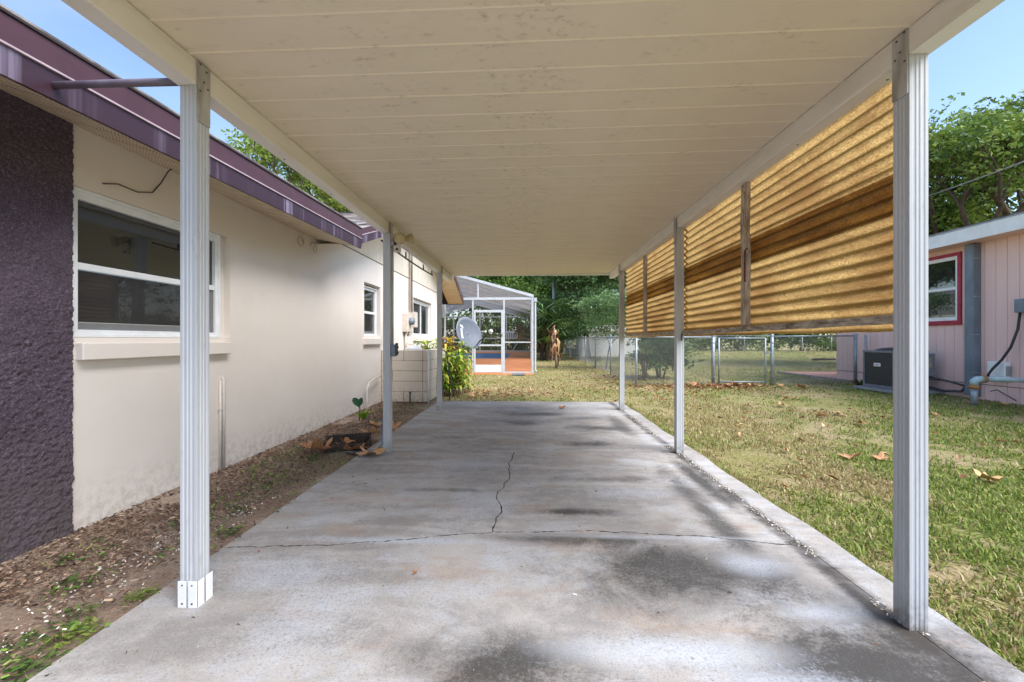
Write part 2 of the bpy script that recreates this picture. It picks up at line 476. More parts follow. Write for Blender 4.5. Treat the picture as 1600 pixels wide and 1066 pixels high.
def pool_mat():
    t = NT('pool_water')
    n = t.noise(3, 4, .6); t.bump(n, .15, .03)
    return t.fin(t.mix(t.rmap(n, .3, .7), S(36, 110, 180), S(54, 136, 200)), .3, spec=.2)
M['pool'] = pool_mat()
M['patio'] = simple('red_brick_paving', S(196, 130, 112), S(224, 176, 158), 7, .85, .3, 20)

def pink_mat():
    t = NT('pink_panel_siding')
    y = t.sep()[1]
    n = t.noise(2, 5, .6, stretch=(1, 1, .25))
    c = t.mix(t.rmap(n, .3, .7), S(238, 206, 198), S(230, 194, 188))
    return t.fin(c, .7, spec=.3)
M['pink'] = pink_mat()
M['red'] = simple('red_trim', S(176, 52, 74), S(150, 40, 62), 9, .5)
M['bluegrey'] = simple('blue_grey_metal', S(128, 142, 156), S(100, 108, 118), 5, .45, .05, 30, metal=.2, stretch=(1, 1, .3))
M['ac'] = simple('ac_grey_paint', S(128, 130, 138), S(112, 114, 122), 8, .5)
M['ac_dark'] = simple('ac_coil', S(74, 76, 80), S(58, 60, 64), 20, .6)
M['concrete'] = simple('grey_concrete', S(158, 160, 158), S(132, 132, 128), 6, .85, .3, 60)
M['pipe'] = simple('aqua_pipe', S(190, 212, 214), S(156, 178, 182), 9, .45, .1, 40)
M['rust'] = simple('rusty_fitting', S(196, 142, 84), S(120, 78, 48), 22, .8, .4, 60)
M['dish'] = simple('dish_grey', S(104, 112, 124), S(94, 102, 114), 5, .6)
M['bark'] = simple('bark', S(98, 84, 72), S(60, 50, 42), 8, .9, .7, 24, stretch=(1, 1, .3), bdist=.03)
M['bark_pale'] = simple('pale_bark', S(170, 152, 130), S(120, 102, 86), 8, .85, .4, 24, stretch=(1, 1, .3), bdist=.02)
M['dry'] = None
def dry_leaf_mat():
    t = NT('dry_leaf')
    oi = t.n.new('ShaderNodeObjectInfo').outputs['Random']
    n = t.noise(16, 5, .65)
    c = t.mix(oi, S(206, 160, 112), S(158, 96, 58))
    c = t.mix(t.rmap(n, .45, .75), c, S(228, 196, 152))
    c = t.mix(t.math('MULTIPLY', t.rmap(t.noise(9, 4, .6), .55, .7), .5), c, S(96, 58, 36))
    return t.fin(c, .7, spec=.3)
M['dry'] = dry_leaf_mat()
M['hose'] = simple('green_hose', S(58, 92, 82), S(40, 70, 64), 10, .5)
M['bulb'] = simple('flood_lamp_glass', S(206, 192, 150), S(160, 146, 104), 12, .3)

# ------------------------------------------------------------------ ground and setting
def ground_z(x, y): return -.035

g = MB()
g.quad((-400, -200, -.05), (400, -200, -.05), (400, 600, -.05), (-400, 600, -.05))
o = g.build('ground', M['ground']); tag(o, 'sandy lawn ground running back to the far trees', None, kind='structure')

# driveway: cracked concrete sections
def jitter_line(pts, n, amp, seed):
    out = []; r = random.Random(seed)
    for (a, b) in zip(pts[:-1], pts[1:]):
        k = max(2, int(n * math.dist(a, b)))
        for i in range(k):
            t = i / k
            out.append((a[0] + (b[0] - a[0]) * t + (r.uniform(-amp, amp) if i else 0), a[1] + (b[1] - a[1]) * t + (r.uniform(-amp, amp) if i else 0)))
    out.append(pts[-1]); return out
drive = tag(thing('driveway', 'stained grey concrete carport slab with branching cracks', None), kind='structure')
SX0, SX1, SJ, SY0, SY1 = -1.76, 1.80, 1.60, -7.0, 7.97
la = jitter_line([(SX0, 2.30), (-1.1, 2.36), (-.22, 2.55), (.46, 2.585), (1.0, 2.55), (SJ, 2.45)], 14, .010, 3)
lb = jitter_line([(-.22, 2.55), (-.19, 2.9), (-.24, 3.15), (-.16, 3.6), (-.19, 3.95), (-.15, 4.36)], 16, .016, 4)
lc = jitter_line([(SX0, 4.34), (-.15, 4.36)], 5, .004, 5)
lc2 = jitter_line([(-.15, 4.36), (SJ, 4.44)], 5, .006, 6)
ib = min(range(len(la)), key=lambda i: math.dist(la[i], (-.22, 2.55)))
def off(line, dx, dy): return [(x + dx, y + dy) for x, y in line]
gp = .0031
crack_m = simple('crack_soil_shade', (.03, .026, .023), (.055, .047, .042), 30, .9)
def section(poly):
    m = MB(); m.prism(poly, 'z', -.12, 0.0); o = m.build('slab_section', M['slab'], drive)
    o.data.materials.append(crack_m)
    for p in o.data.polygons:
        cx, cy = p.center.x, p.center.y
        if abs(p.normal.z) < .5 and SX0 + .02 < cx < SX1 - .05 and SY0 + .1 < cy < SY1 - .05: p.material_index = 1   # soil-stained crack faces, coloured dark for the shade inside the crack too
    return o
def chip(line, seed, amp=.004):
    r = random.Random(seed); out = []
    for a, b in zip(line[:-1], line[1:]):
        k = max(1, int(math.dist(a, b) / .018))
        for i in range(k):
            t = i / k; q = 0 if (i == 0 and a is line[0]) else amp
            out.append((a[0] + (b[0] - a[0]) * t + r.uniform(-q, q) * .6, a[1] + (b[1] - a[1]) * t + r.uniform(-q, q)))
    return out + [line[-1]]
laL, laR = la[:ib + 1], la[ib:]
section([(SX0, SY0), (SJ - gp, SY0)] + chip(off(la, 0, -gp), 1)[::-1])
section(chip(off(laL, 0, gp), 2)[:-1] + chip(off(lb, -gp * 1.2, gp), 3)[:-1] + [(-.15 - gp, 4.36 - gp)] + off(lc, 0, -gp * .6)[::-1][1:])
section(chip(off(lb, gp * 1.2, gp), 4)[::-1][1:] + chip(off(laR, 0, gp), 5)[1:] + [(SJ - gp, 2.45 + gp)] + off(lc2, 0, -gp * .6)[::-1])
section(off(lc, 0, gp * .6)[:-1] + off(lc2, 0, gp * .6) + [(SJ - gp, SY1), (SX0, SY1)])
section([(SJ + .004, SY0), (SX1, SY0)] + [(SX1 + .012 * math.sin(y * 3.1) + .01 * math.sin(y * 7.7), y) for y in np.arange(-6.5, 7.9, .25)] + [(SX1, SY1), (SJ + .004, SY1)])
mud = MB(); mud.box(SX0 + .01, SY0, -.045, SX1 - .01, SY1 - .01, -.012)
mud.build('crack_soil_shade', crack_m, drive)

# soil bed between slab and house
nx, ny = 26, 140
xs, ys = np.linspace(-2.86, -1.755, nx), np.linspace(-6, 8.2, ny)
Xg, Yg = np.meshgrid(xs, ys, indexing='ij')
Zg = -.02 + .03 * (Xg < -2.4) * ((-2.4 - Xg) / .45) + .028 * (fbm(Xg * 4, Yg * 4, 21) - .5) - .012
idx = np.arange(nx * ny).reshape(nx, ny)
fc = np.stack([idx[:-1, :-1], idx[1:, :-1], idx[1:, 1:], idx[:-1, 1:]], -1).reshape(-1, 4)
me = np_mesh('soil_bed', np.stack([Xg, Yg, Zg], -1).reshape(-1, 3), fc, M['bed'], smooth=True)
tag(obj('soil_bed', me), 'mulched sandy soil bed along the foot of the cream house wall', None, kind='structure')

# bark chips on the bed (stuff)
def chips(n, xr, yr, name, pal, size, z0=-.005, xbias=None):
    x = rng.uniform(*xr, n); y = rng.uniform(*yr, n)
    if xbias is not None:
        keep = rng.random(n) < xbias(x, y); x, y = x[keep], y[keep]; n = len(x)
    L = rng.uniform(size[0], size[1], n); W = L * rng.uniform(.18, .45, n); th = rng.uniform(0, math.pi, n); ti = rng.normal(0, .25, n)
    ux, uy = np.cos(th), np.sin(th)
    c = np.stack([x, y, z0 + rng.uniform(0, .014, n)], 1)
    u = np.stack([ux * L / 2, uy * L / 2, ti * L / 2], 1); v = np.stack([-uy * W / 2, ux * W / 2, rng.normal(0, .2, n) * W], 1)
    up = np.tile([[0, 0, .004]], (n, 1))
    V = np.stack([c - u - v, c + u - v * .6, c + u * .9 + v, c - u * .85 + v * .8, c + up], 1).reshape(-1, 3)
    b = np.arange(n) * 5
    Fc = np.concatenate([np.stack([b + i, b + (i + 1) % 4, b + 4], 1) for i in range(4)])
    pc = np.array(pal)[rng.integers(0, len(pal), n)] * rng.uniform(.7, 1.25, (n, 1))
    return obj(name, np_mesh(name, V, Fc, M['chips'], np.repeat(pc, 5, 0)))
tag(chips(30000, (-2.84, -1.72), (1.0, 8.0), 'bark_mulch', [S(110, 84, 68), S(84, 64, 52), S(146, 118, 98), S(170, 146, 124), S(98, 80, 70)], (.006, .035),
          xbias=lambda x, y: np.clip((-1.95 - x) * 1.6 + .35, .10, 1) * (fbm(x * 3, y * 3, 5) > .38)), 'brown bark mulch scattered along the house wall', 'mulch', kind='stuff')
tag(chips(800, (-2.35, -1.8), (1.1, 3.0), 'shell_fragments', [S(226, 218, 208), S(206, 194, 182), S(236, 232, 226)], (.006, .02), .004,
          xbias=lambda x, y: np.exp(-((x + 2.08 - .05 * (y - 1.8)) / .13) ** 2)), 'pale broken shell and gravel bits in the soil bed', 'shells', kind='stuff')
tag(chips(3600, (1.52, 1.66), (1.1, 6.5), 'joint_pebbles', [S(214, 206, 196), S(180, 168, 152), S(120, 106, 92), S(236, 230, 222)], (.005, .016), .001,
          xbias=lambda x, y: np.exp(-((x - 1.59) / .022) ** 2) * (fbm(x * 1 + 3, y * 2.2, 9) > .42)), 'small pale pebbles exposed along the slab joint', 'pebbles', kind='stuff')
tag(chips(170, (-1.7, 1.55), (1.1, 6.5), 'slab_debris', [S(60, 48, 40), S(96, 70, 50), S(210, 206, 200), S(140, 96, 60)], (.006, .022), .002), 'tiny twigs and bits scattered on the slab', 'debris', kind='stuff')

tag(chips(3600, (-2.6, -1.74), (1.05, 7.6), 'bed_seedlings', [S(84, 118, 50), S(112, 142, 62), S(140, 156, 80), S(66, 98, 44)], (.012, .034), .006,
          xbias=lambda x, y: (fbm(x * 3.2 + 7, y * 3.2, 15) > .52) * .9), 'scattered green seedlings and grass sprouts in the soil bed', 'seedlings', kind='stuff')

# brick patio beside the neighbour's house
pt = MB(); pt.box(9.36, 12.15, -.04, 16, 15.6, .012)
tag(pt.build('patio', M['patio']), 'pinkish red brick patio behind the chain link fence', None, kind='structure')
pe = MB(); pe.box(9.28, 12.1, -.05, 9.355, 15.65, .03); pe.box(9.36, 15.605, -.05, 16, 15.68, .03)
tag(pe.build('patio_edging', M['wood']), 'dark timber edging of the brick patio', None, kind='structure')

# ------------------------------------------------------------------ carport
carport = thing('carport', 'long flat aluminium carport with cream ceiling and six fluted posts', 'carport', (0, 4.4, 0))
PW = .076
LP = [(-1.562, 1.78), (-1.552, 4.33), (-1.552, 6.93)]
RP = [(1.57, 1.75), (1.562, 4.37), (1.562, 7.03)]
def ceil_z(x): return 2.462 + (x + 1.55) / 3.1 * .028
BZ = {-1: 2.345, 1: 2.378}          # undersides of the two beams

def fluted(x0, y0, w, depth=.0024):
    """square loop with shallow flutes in every face"""
    def face(a, b):
        pts = []; n = Vector((b[1] - a[1], -(b[0] - a[0]))).normalized()
        for t, d in ((0, 0), (.17, 0), (.20, 1), (.32, 1), (.35, 0), (.435, 0), (.465, 1), (.535, 1), (.565, 0), (.65, 0), (.68, 1), (.80, 1), (.83, 0)):
            pts.append((a[0] + (b[0] - a[0]) * t - n.x * depth * d, a[1] + (b[1] - a[1]) * t - n.y * depth * d))
        return pts
    c = [(x0, y0), (x0 + w, y0), (x0 + w, y0 + w), (x0, y0 + w)]
    return [p for i in range(4) for p in face(c[i], c[(i + 1) % 4])]

def post(x0, y0, side, label):
    """side -1: left row (inner face is +X), 1: right row (inner face is -X)"""
    m = MB(); m.prism(fluted(x0, y0, PW), 'z', 0, BZ[side] - .001)
    p = m.build('post', M['alu'], carport, bevel=.0015)
    p['label'] = label
    # inner strap plate that laps up over the beam
    xi = x0 + PW + .0015 if side < 0 else x0 - .0065
    m = MB(); m.box(xi, y0 + .002, BZ[side] - .16, xi + .005, y0 + PW - .002, ceil_z(x0) - .008)
    m.build('strap', M['alu_dirty'], p, bevel=.0015)
    xo = xi + .005 if side < 0 else xi
    for (dy, dz) in ((.015, .10), (.05, .085), (.035, .03), (.014, -.02), (.058, .01)):
        m = MB(); m.lathe([(0, .003), (.004, .0025), (.0048, 0)], (xo, y0 + dy, BZ[side] + dz), (-side, 0, 0), 8); m.build('screw', M['screw'], p)
    return p
names = ['nearest left carport post with white base brackets', 'middle left carport post carrying floodlights and a switch box', 'farthest left carport post by the block wall']
namesr = ['large nearest right carport post beside the amber screen', 'middle right carport post between the amber panels', 'farthest right carport post at the end of the amber screen']
lposts = [post(x, y, -1, n) for (x, y), n in zip(LP, names)]
rposts = [post(x, y, 1, n) for (x, y), n in zip(RP, namesr)]
# white L plates at the foot of the nearest left post
x0, y0 = LP[0]
for (ax, bx, ay, by) in ((-.006, .032, -.006, -.0015), (.042, PW + .006, -.006, -.0015), (PW + .0075, PW + .0115, -.001, .033), (PW + .0075, PW + .0115, .042, PW + .006)):
    m = MB(); m.box(x0 + ax, y0 + ay, 0, x0 + bx, y0 + by, .118); m.build('base_bracket', M['white'], lposts[0], bevel=.001)
for bx in (.015, .060):
    for (z, q) in ((.018, .005), (.10, .004)):
        m = MB(); m.lathe([(0, .002), (q * .8, .0018), (q, 0)], (x0 + bx, y0 - .006, z), (0, -1, 0), 8); m.build('screw', M['screw'], lposts[0])
x0, y0 = LP[2]
m = MB(); m.box(x0 - .012, y0 - .012, .001, x0 + PW + .012, y0 + PW + .012, .014); m.build('base_plate', M['alu'], lposts[2], bevel=.002)

# beams
for side, row in ((-1, LP), (1, RP)):
    xa = row[0][0] - .001; z0 = BZ[side]; z1 = ceil_z(xa) - .004
    m = MB()
    xb = xa + PW - .001
    lip = .004
    if side < 0: prof = [(xa - .012, z0), (xa - .012, z0 + .012), (xa, z0 + .018), (xa, z1), (xb, z1), (xb, z0 + .004), (xb - .004, z0)]
    else: prof = [(xa, z0 + .004), (xa + .004, z0), (xb + .012, z0), (xb + .012, z0 + .012), (xb, z0 + .018), (xb, z1), (xa, z1)]
    m.prism(prof, 'y', 1.0, 7.96)
    bo = m.build('beam', M['beam'], carport, bevel=.0015)
    for y in np.arange(1.3, 7.8, .62):
        m = MB(); m.lathe([(0, -.003), (.005, -.002), (.006, 0)], (xa + PW / 2 + side * .02, float(y), z0), (0, 0, 1), 8); m.build('screw', M['screw'], bo)
    # thin bright lower flange
    m = MB()
    m.box((xb + .0005) if side < 0 else xa - .006, 1.0, z0 - .006, (xb + .006) if side < 0 else xa - .0005, 1.74, z0 + .012)
    m.build('flange', M['beam'], bo)

# ceiling pans: each a separate pan with a rolled seam and one faint stiffening rib
RX0, RX1 = -1.60, 1.685
def pan_mesh(w):
    z = lambda x, d: ceil_z(x) + d
    prof = [(0, .010), (.004, 0), (.012, 0), (w * .46, 0), (w * .475, -.004), (w * .487, -.004), (w * .50, 0), (w - .012, 0), (w - .008, -.0045), (w - .003, -.0045), (w - .0015, .010), (w - .0015, .045), (0, .045)]
    m = MB(); n = len(prof); xs_ = np.linspace(RX0, RX1, 12)
    vs_, fs = [], []
    for i, x in enumerate(xs_):
        sag = -.004 * math.sin(math.pi * i / 11)
        vs_ += [(x, p[0], z(x, p[1]) + (sag if p[1] < .02 else 0)) for p in prof]
    for i in range(11):
        fs += [(i * n + k, i * n + (k + 1) % n, (i + 1) * n + (k + 1) % n, (i + 1) * n + k) for k in range(n)]
    fs += [tuple(range(n)), tuple(range(11 * n, 12 * n))]
    m.add(vs_, fs); return m
PITCH = .366
Y0 = 1.02
pm = pan_mesh(PITCH).build('roof_panel', M['ceiling'], mesh_only=True)
k = 0
while Y0 + (k + 1) * PITCH < 7.99:
    o = obj('roof_panel', pm, carport); o.location = Vector((0, Y0 + k * PITCH, random.uniform(-.0012, .0012))) - carport.location; k += 1
yend = Y0 + k * PITCH
m = MB(); m.prism([(yend, 2.458), (yend + .05, 2.452), (yend + .055, 2.47), (yend + .055, 2.55), (yend, 2.55)], 'x', RX0 - .01, RX1 + .01)
m.build('end_fascia', M['white'], carport, bevel=.002)
m = MB(); m.prism([(1.017, 2.43), (.97, 2.43), (.965, 2.55), (1.017, 2.55)], 'x', RX0 - .01, RX1 + .01)
m.build('end_fascia', M['white'], carport, bevel=.002)

# amber corrugated screen on the right-hand side
def corrugated(y0, y1, zlo, zhi, x, seed, name_label):
    nzv = int((zhi - zlo) / .068 * 14); nyv = 24
    zs, ys_ = np.linspace(zlo, zhi, nzv), np.linspace(y0, y1, nyv)
    Z, Yv = np.meshgrid(zs, ys_, indexing='ij')
    wav = .014 * np.sin((Z - 1.24) / .068 * 2 * math.pi)
    rs = np.random.default_rng(seed)
    warp = .006 * (fbm(Yv * 1.5 + seed, Z * 2, seed) - .5) * 2
    edge = np.where(Z < zlo + .02, .006 * (fbm(Yv * 6, Z * 0 + seed, seed + 3) - .5) * 2, 0)
    V = np.stack([x + wav + warp, Yv, Z + edge], -1).reshape(-1, 3) - np.array(carport.location)
    ix = np.arange(nzv * nyv).reshape(nzv, nyv)
    Fc = np.stack([ix[:-1, :-1], ix[1:, :-1], ix[1:, 1:], ix[:-1, 1:]], -1).reshape(-1, 4)
    o = obj('corrugated_sheet', np_mesh('corrugated_sheet', V, Fc, M['fibre'], smooth=True), carport)
    o['label'] = name_label
    return o
XS = 1.672
for i, (a, b, w1, w2) in enumerate(((1.93, 4.445, 'near lower', 'near upper'), (4.39, 7.12, 'far lower', 'far upper'))):
    corrugated(a, b, 1.238, 1.958, XS + .010 * i, 31 + i, w1 + ' amber translucent corrugated sheet')
    corrugated(a, b, 1.765, 2.425, XS + .004 + .010 * i, 41 + i, w2 + ' amber translucent corrugated sheet')
def plank(y0, y1, z0, z1, zt0, x0, x1, mat, name, seed):
    """timber rail along Y with worn uneven edges"""
    r = random.Random(seed); n = 14; m = MB(); vs_, fs = [], []
    for i in range(n + 1):
        t = i / n; y = y0 + (y1 - y0) * t; zb = z0 + (z1 - z0) * t; h = zt0
        vs_ += [(x0 + r.uniform(0, .003), y, zb + r.uniform(-.004, .004)), (x1 + r.uniform(-.002, 0), y, zb + r.uniform(-.002, .002)),
                (x1 + r.uniform(-.002, 0), y, zb + h + r.uniform(-.002, .002)), (x0 + r.uniform(0, .003), y, zb + h + r.uniform(-.006, .002))]
    for i in range(n): fs += [(i * 4 + k, i * 4 + (k + 1) % 4, i * 4 + 4 + (k + 1) % 4, i * 4 + 4 + k) for k in range(4)]
    fs += [(3, 2, 1, 0), (n * 4, n * 4 + 1, n * 4 + 2, n * 4 + 3)]
    m.add(vs_, fs); return m.build(name, mat, carport)
plank(1.835, 4.5, 1.272, 1.248, .042, 1.612, 1.655, M['wood'], 'rail', 3)
plank(4.36, 7.0, 1.255, 1.262, .036, 1.645, 1.658, M['wood'], 'rail', 4)
for (y, w, z0, z1) in ((3.12, .072, 1.31, 2.375), (5.76, .09, 1.30, 2.37)):
    r = random.Random(int(y * 10)); m = MB(); n = 12; vs_, fs = [], []
    for i in range(n + 1):
        z = z0 + (z1 - z0) * i / n; a = .004 * math.sin(i * .9) + r.uniform(-.002, .002)
        vs_ += [(1.622, y + a, z), (1.657, y + a + r.uniform(-.002, .002), z), (1.657, y + w + a, z), (1.622 + r.uniform(0, .002), y + w + a + r.uniform(-.003, .003), z)]
    for i in range(n): fs += [(i * 4 + k, i * 4 + (k + 1) % 4, i * 4 + 4 + (k + 1) % 4, i * 4 + 4 + k) for k in range(4)]
    fs += [(3, 2, 1, 0), (n * 4, n * 4 + 1, n * 4 + 2, n * 4 + 3)]
    m.add(vs_, fs); st = m.build('stud', M['wood_v'], carport)
    for dz in (.02, .05, .07):
        m = MB(); m.lathe([(0, .004), (.005, .003), (.007, 0)], (1.622, y + w * .5 + random.uniform(-.015, .015), z1 - dz), (-1, 0, 0), 8); m.build('nail', M['screw'], st)
m = MB(); m.tube([(1.616, 3.118, 1.63), (1.61, 3.112, 1.66), (1.612, 3.114, 1.86), (1.616, 3.09, 1.875)], .006, 8)
m.build('rusty_handle', simple('red_rusty_iron', S(112, 46, 40), S(70, 32, 28), 30, .7), carport, smooth=True)
m = MB(); m.box(1.604, 4.345, 1.19, 1.61, 4.365, 1.26); m.build('hook', M['dark_metal'], carport)

# black cable clipped under the left beam, from the middle post to the far one
cab = MB(); pth = [(-1.60, 4.42 + i * .2, 2.285 - .02 * math.sin(math.pi * i / 12.5)) for i in range(13)]
cab.tube(pth, .011, 6)
for y in (4.75, 5.3, 6.2, 6.75): cab.box(-1.606, y, 2.28, -1.594, y + .03, 2.35)
tag(cab.build('cable', M['black'], smooth=False), 'thick black cable slung under the left beam behind the floodlights', 'cable')

# pipe brace from the house eave to the carport
br = thing('brace_pipe', 'purple grey pipe strut bridging house eave and carport beam', 'pipe', (-2.25, 1.83, 2.38))
m = MB(); m.tube([(-2.225, 1.835, 2.392), (-1.9, 1.81, 2.378), (-1.575, 1.79, 2.365)], .0165, 12)
m.build('rod', simple('purple_grey_pipe', S(120, 112, 124), S(100, 90, 104), 8, .5), br, smooth=True)
m = MB(); m.box(-2.232, 1.77, 2.35, -2.222, 1.92, 2.43); m.build('mount_plate', M['fascia'], br, bevel=.002)
for y in (1.79, 1.90): m = MB(); m.lathe([(0, .003), (.004, .002), (.006, 0)], (-2.222, y, 2.365), (1, 0, 0), 8); m.build('screw', M['white'], br)

# floodlights on the middle left post
x0, y0 = LP[1]
fl = thing('floodlight', 'twin lamp motion floodlight at top of middle left carport post', 'floodlight', (x0 + PW, y0 + .04, 2.25))
fx, fy = x0 + PW + .0065, y0 + .038
m = MB(); m.box(fx, fy - .035, 2.21, fx + .032, fy + .035, 2.33); m.build('junction_box', M['alu'], fl, bevel=.003)
m = MB(); m.lathe([(0, .0), (.045, 0), (.05, .008), (.05, .022), (.03, .03), (0, .03)], (fx + .032, fy, 2.27), (1, 0, 0), 20); m.build('cover_plate', M['dark_metal'], fl, smooth=True)
for (dirv, o_) in (((.35, -.75, -.18), (.075, -.02, 2.285)), ((.75, .3, .1), (.085, .03, 2.29))):
    d = Vector(dirv).normalized(); p = Vector((fx + o_[0], fy + o_[1], o_[2]))
    m = MB(); m.tube([(fx + .05, fy, 2.27), tuple(p), tuple(p + d * .03)], .011, 8); nk = m.build('lamp_arm', M['dark_metal'], fl)
    m = MB(); m.lathe([(0, 0), (.022, .0), (.026, .03), (.055, .085), (.060, .11), (.056, .112)], p + d * .02, d, 20)
    lh = m.build('lamp', M['bulb'], fl, smooth=True)
    m = MB(); m.lathe([(.056, 0), (.045, .008), (.02, .012), (0, .013)], p + d * .128, d, 20); m.build('lens', M['bulb'], lh, smooth=True)
m = MB(); m.tube([(fx + .05, fy, 2.25), (fx + .07, fy - .02, 2.2)], .008, 8); m.box(fx + .045, fy - .06, 2.135, fx + .105, fy - .015, 2.205)
m.build('motion_sensor', M['conduit'], fl, bevel=.006)
m = MB(); m.lathe([(0, .004), (.014, .003), (.016, 0)], (fx + .075, fy - .06, 2.165), (0, -1, 0), 12); m.build('sensor_lens', M['ac_dark'], fl)

sb = thing('switch_box', 'small grey electrical box on side of middle left post', 'electrical box', (x0 + PW, y0, 1.1))
m = MB(); m.box(fx, fy - .034, 1.02, fx + .045, fy + .034, 1.15); m.build('box', M['bluegrey'], sb, bevel=.004)
m = MB(); m.box(fx + .0455, fy - .026, 1.03, fx + .062, fy + .026, 1.165); m.lathe([(0, .012), (.014, .01), (.016, 0)], (fx + .062, fy, 1.12), (1, 0, 0), 10); m.lathe([(0, .012), (.014, .01), (.016, 0)], (fx + .062, fy, 1.06), (1, 0, 0), 10)
m.build('outlet_cover', M['dark_metal'], sb, bevel=.003)
m = MB(); m.tube([(fx + .012, fy, 1.15), (fx + .012, fy, 2.21)], .009, 8); m.build('conduit', M['alu_dirty'], sb, smooth=True)
cn = MB(); cn.tube([(x0 - .012, y0 + .04, .35), (x0 - .014, y0 + .02, .09), (x0 - .04, y0, .035), (x0 - .12, y0 - .03, .01), (x0 - .26, y0 - .03, -.002), (x0 - .42, y0 + .02, -.015)], .014, 8)
tag(cn.build('flexible_conduit', M['bluegrey'], smooth=True), 'grey flexible conduit curling from middle left post into the soil', 'conduit')

# ------------------------------------------------------------------ left house
house = thing('house', 'cream stucco house with purple end wall and purple fascia', 'house', (-2.84, 5, 0))
WX = -2.84
def wall_holes(y0, y1, z0, z1, holes, x, th, m):
    """wall in plane x facing +X; holes (ya,yb,za,zb)"""
    ys_ = sorted({y0, y1} | {h[0] for h in holes} | {h[1] for h in holes}); zs = sorted({z0, z1} | {h[2] for h in holes} | {h[3] for h in holes})
    inside = lambda a, b: any(h[0] < a < h[1] and h[2] < b < h[3] for h in holes)
    for a, b in zip(ys_[:-1], ys_[1:]):
        for c, d in zip(zs[:-1], zs[1:]):
            if not inside((a + b) / 2, (c + d) / 2):
                m.quad((x, a, c), (x, b, c), (x, b, d), (x, a, d))
    for (a, b, c, d) in holes:
        X1 = x - th
        m.quad((x, a, c), (x, b, c), (X1, b, c), (X1, a, c)); m.quad((x, a, d), (x, b, d), (X1, b, d), (X1, a, d))
        m.quad((x, a, c), (x, a, d), (X1, a, d), (X1, a, c)); m.quad((x, b, c), (x, b, d), (X1, b, d), (X1, b, c))
    return m
W1 = (2.44, 3.80, 1.215, 2.17); W2 = (7.0, 7.78, 1.26, 2.21); W3 = (10.05, 11.95, 1.31, 2.26)
m = wall_holes(2.445, 13.4, -.1, 2.66, [(2.4451, 3.80, 1.215, 2.17), W2, W3], WX, .10, MB())
m.quad((WX, 13.4, -.1), (WX, 13.4, 2.66), (-9, 13.4, 2.66), (-9, 13.4, -.1))
m.quad((WX, 2.445, -.1), (WX, 2.445, 2.66), (WX - .3, 2.445, 2.66), (WX - .3, 2.445, -.1))
wl_ = m.build('wall', M['stucco'], house)
# rough purple stucco end wall, modelled relief
ny_, nz_ = 520, 420
ys_, zs_ = np.linspace(-1.2, 2.436, ny_), np.linspace(-.1, 2.62, nz_)
Yp, Zp = np.meshgrid(ys_, zs_, indexing='ij')
rel = .018 * (fbm(Yp * 40 + Zp * 14, Zp * 60, 51, 4) - .5) + .018 * (fbm(Yp * 90, Zp * 90, 55, 2) - .5)
rel = rel * (.55 + .9 * fbm(Yp * 2.3 + 9, Zp * 2.3, 58, 3))
Xp = WX + .016 + rel
Yp = Yp + (np.abs(Yp - 2.436) < .02) * .012 * (fbm(Zp * 14, Zp * 3, 57) - .5) - .03 * (Yp > 2.2) * (Zp > 1.2) * 0
ix = np.arange(ny_ * nz_).reshape(ny_, nz_)
Fc = np.stack([ix[:-1, :-1], ix[1:, :-1], ix[1:, 1:], ix[:-1, 1:]], -1).reshape(-1, 4)
V = np.stack([Xp, Yp, Zp], -1).reshape(-1, 3)
side = np.stack([np.full(nz_, WX - .01), Yp[-1], Zp[-1]], -1)
b0 = len(V); V = np.concatenate([V, side])
sf = np.stack([ix[-1, :-1], b0 + np.arange(nz_ - 1), b0 + np.arange(1, nz_), ix[-1, 1:]], -1)
pw = obj('stucco_panel', np_mesh('stucco_panel', V - np.array(house.location), np.concatenate([Fc, sf]), M['purple'], smooth=True), house)
pw['label'] = 'rough purple stucco end of the house wall'
# front wall of house behind the camera's left
m = MB(); m.quad((WX, -1.2, -.1), (-9, -1.2, -.1), (-9, -1.2, 2.6), (WX, -1.2, 2.6)); m.build('wall', M['purple'], house)

# gable siding boards on the rear wing (vertical boards above the block wall)
RIDGE_Y, RIDGE_Z, PIT = 9.9, 4.29, .36
def rake_z(y): return RIDGE_Z - PIT * abs(y - RIDGE_Y) - .19
bw = .2
y = 5.36
while y < 13.39:
    b = min(y + bw - .006, 13.4)
    zt0, zt1 = rake_z(y), rake_z(b)
    if max(zt0, zt1) > 2.72:
        m = MB(); m.hexa([(WX - .01, y, 2.67), (WX + .008, y, 2.67), (WX + .008, b, 2.67), (WX - .01, b, 2.67),
                          (WX - .01, y, max(zt0, 2.69)), (WX + .008, y, max(zt0, 2.69)), (WX + .008, b, max(zt1, 2.69)), (WX - .01, b, max(zt1, 2.69))])
        m.build('siding_board', M['siding'], house)
    y += bw
m = MB(); m.box(WX - .012, 5.3, 2.652, WX + .003, 13.4, 2.669); m.build('trim_strip', M['mortar'], house)

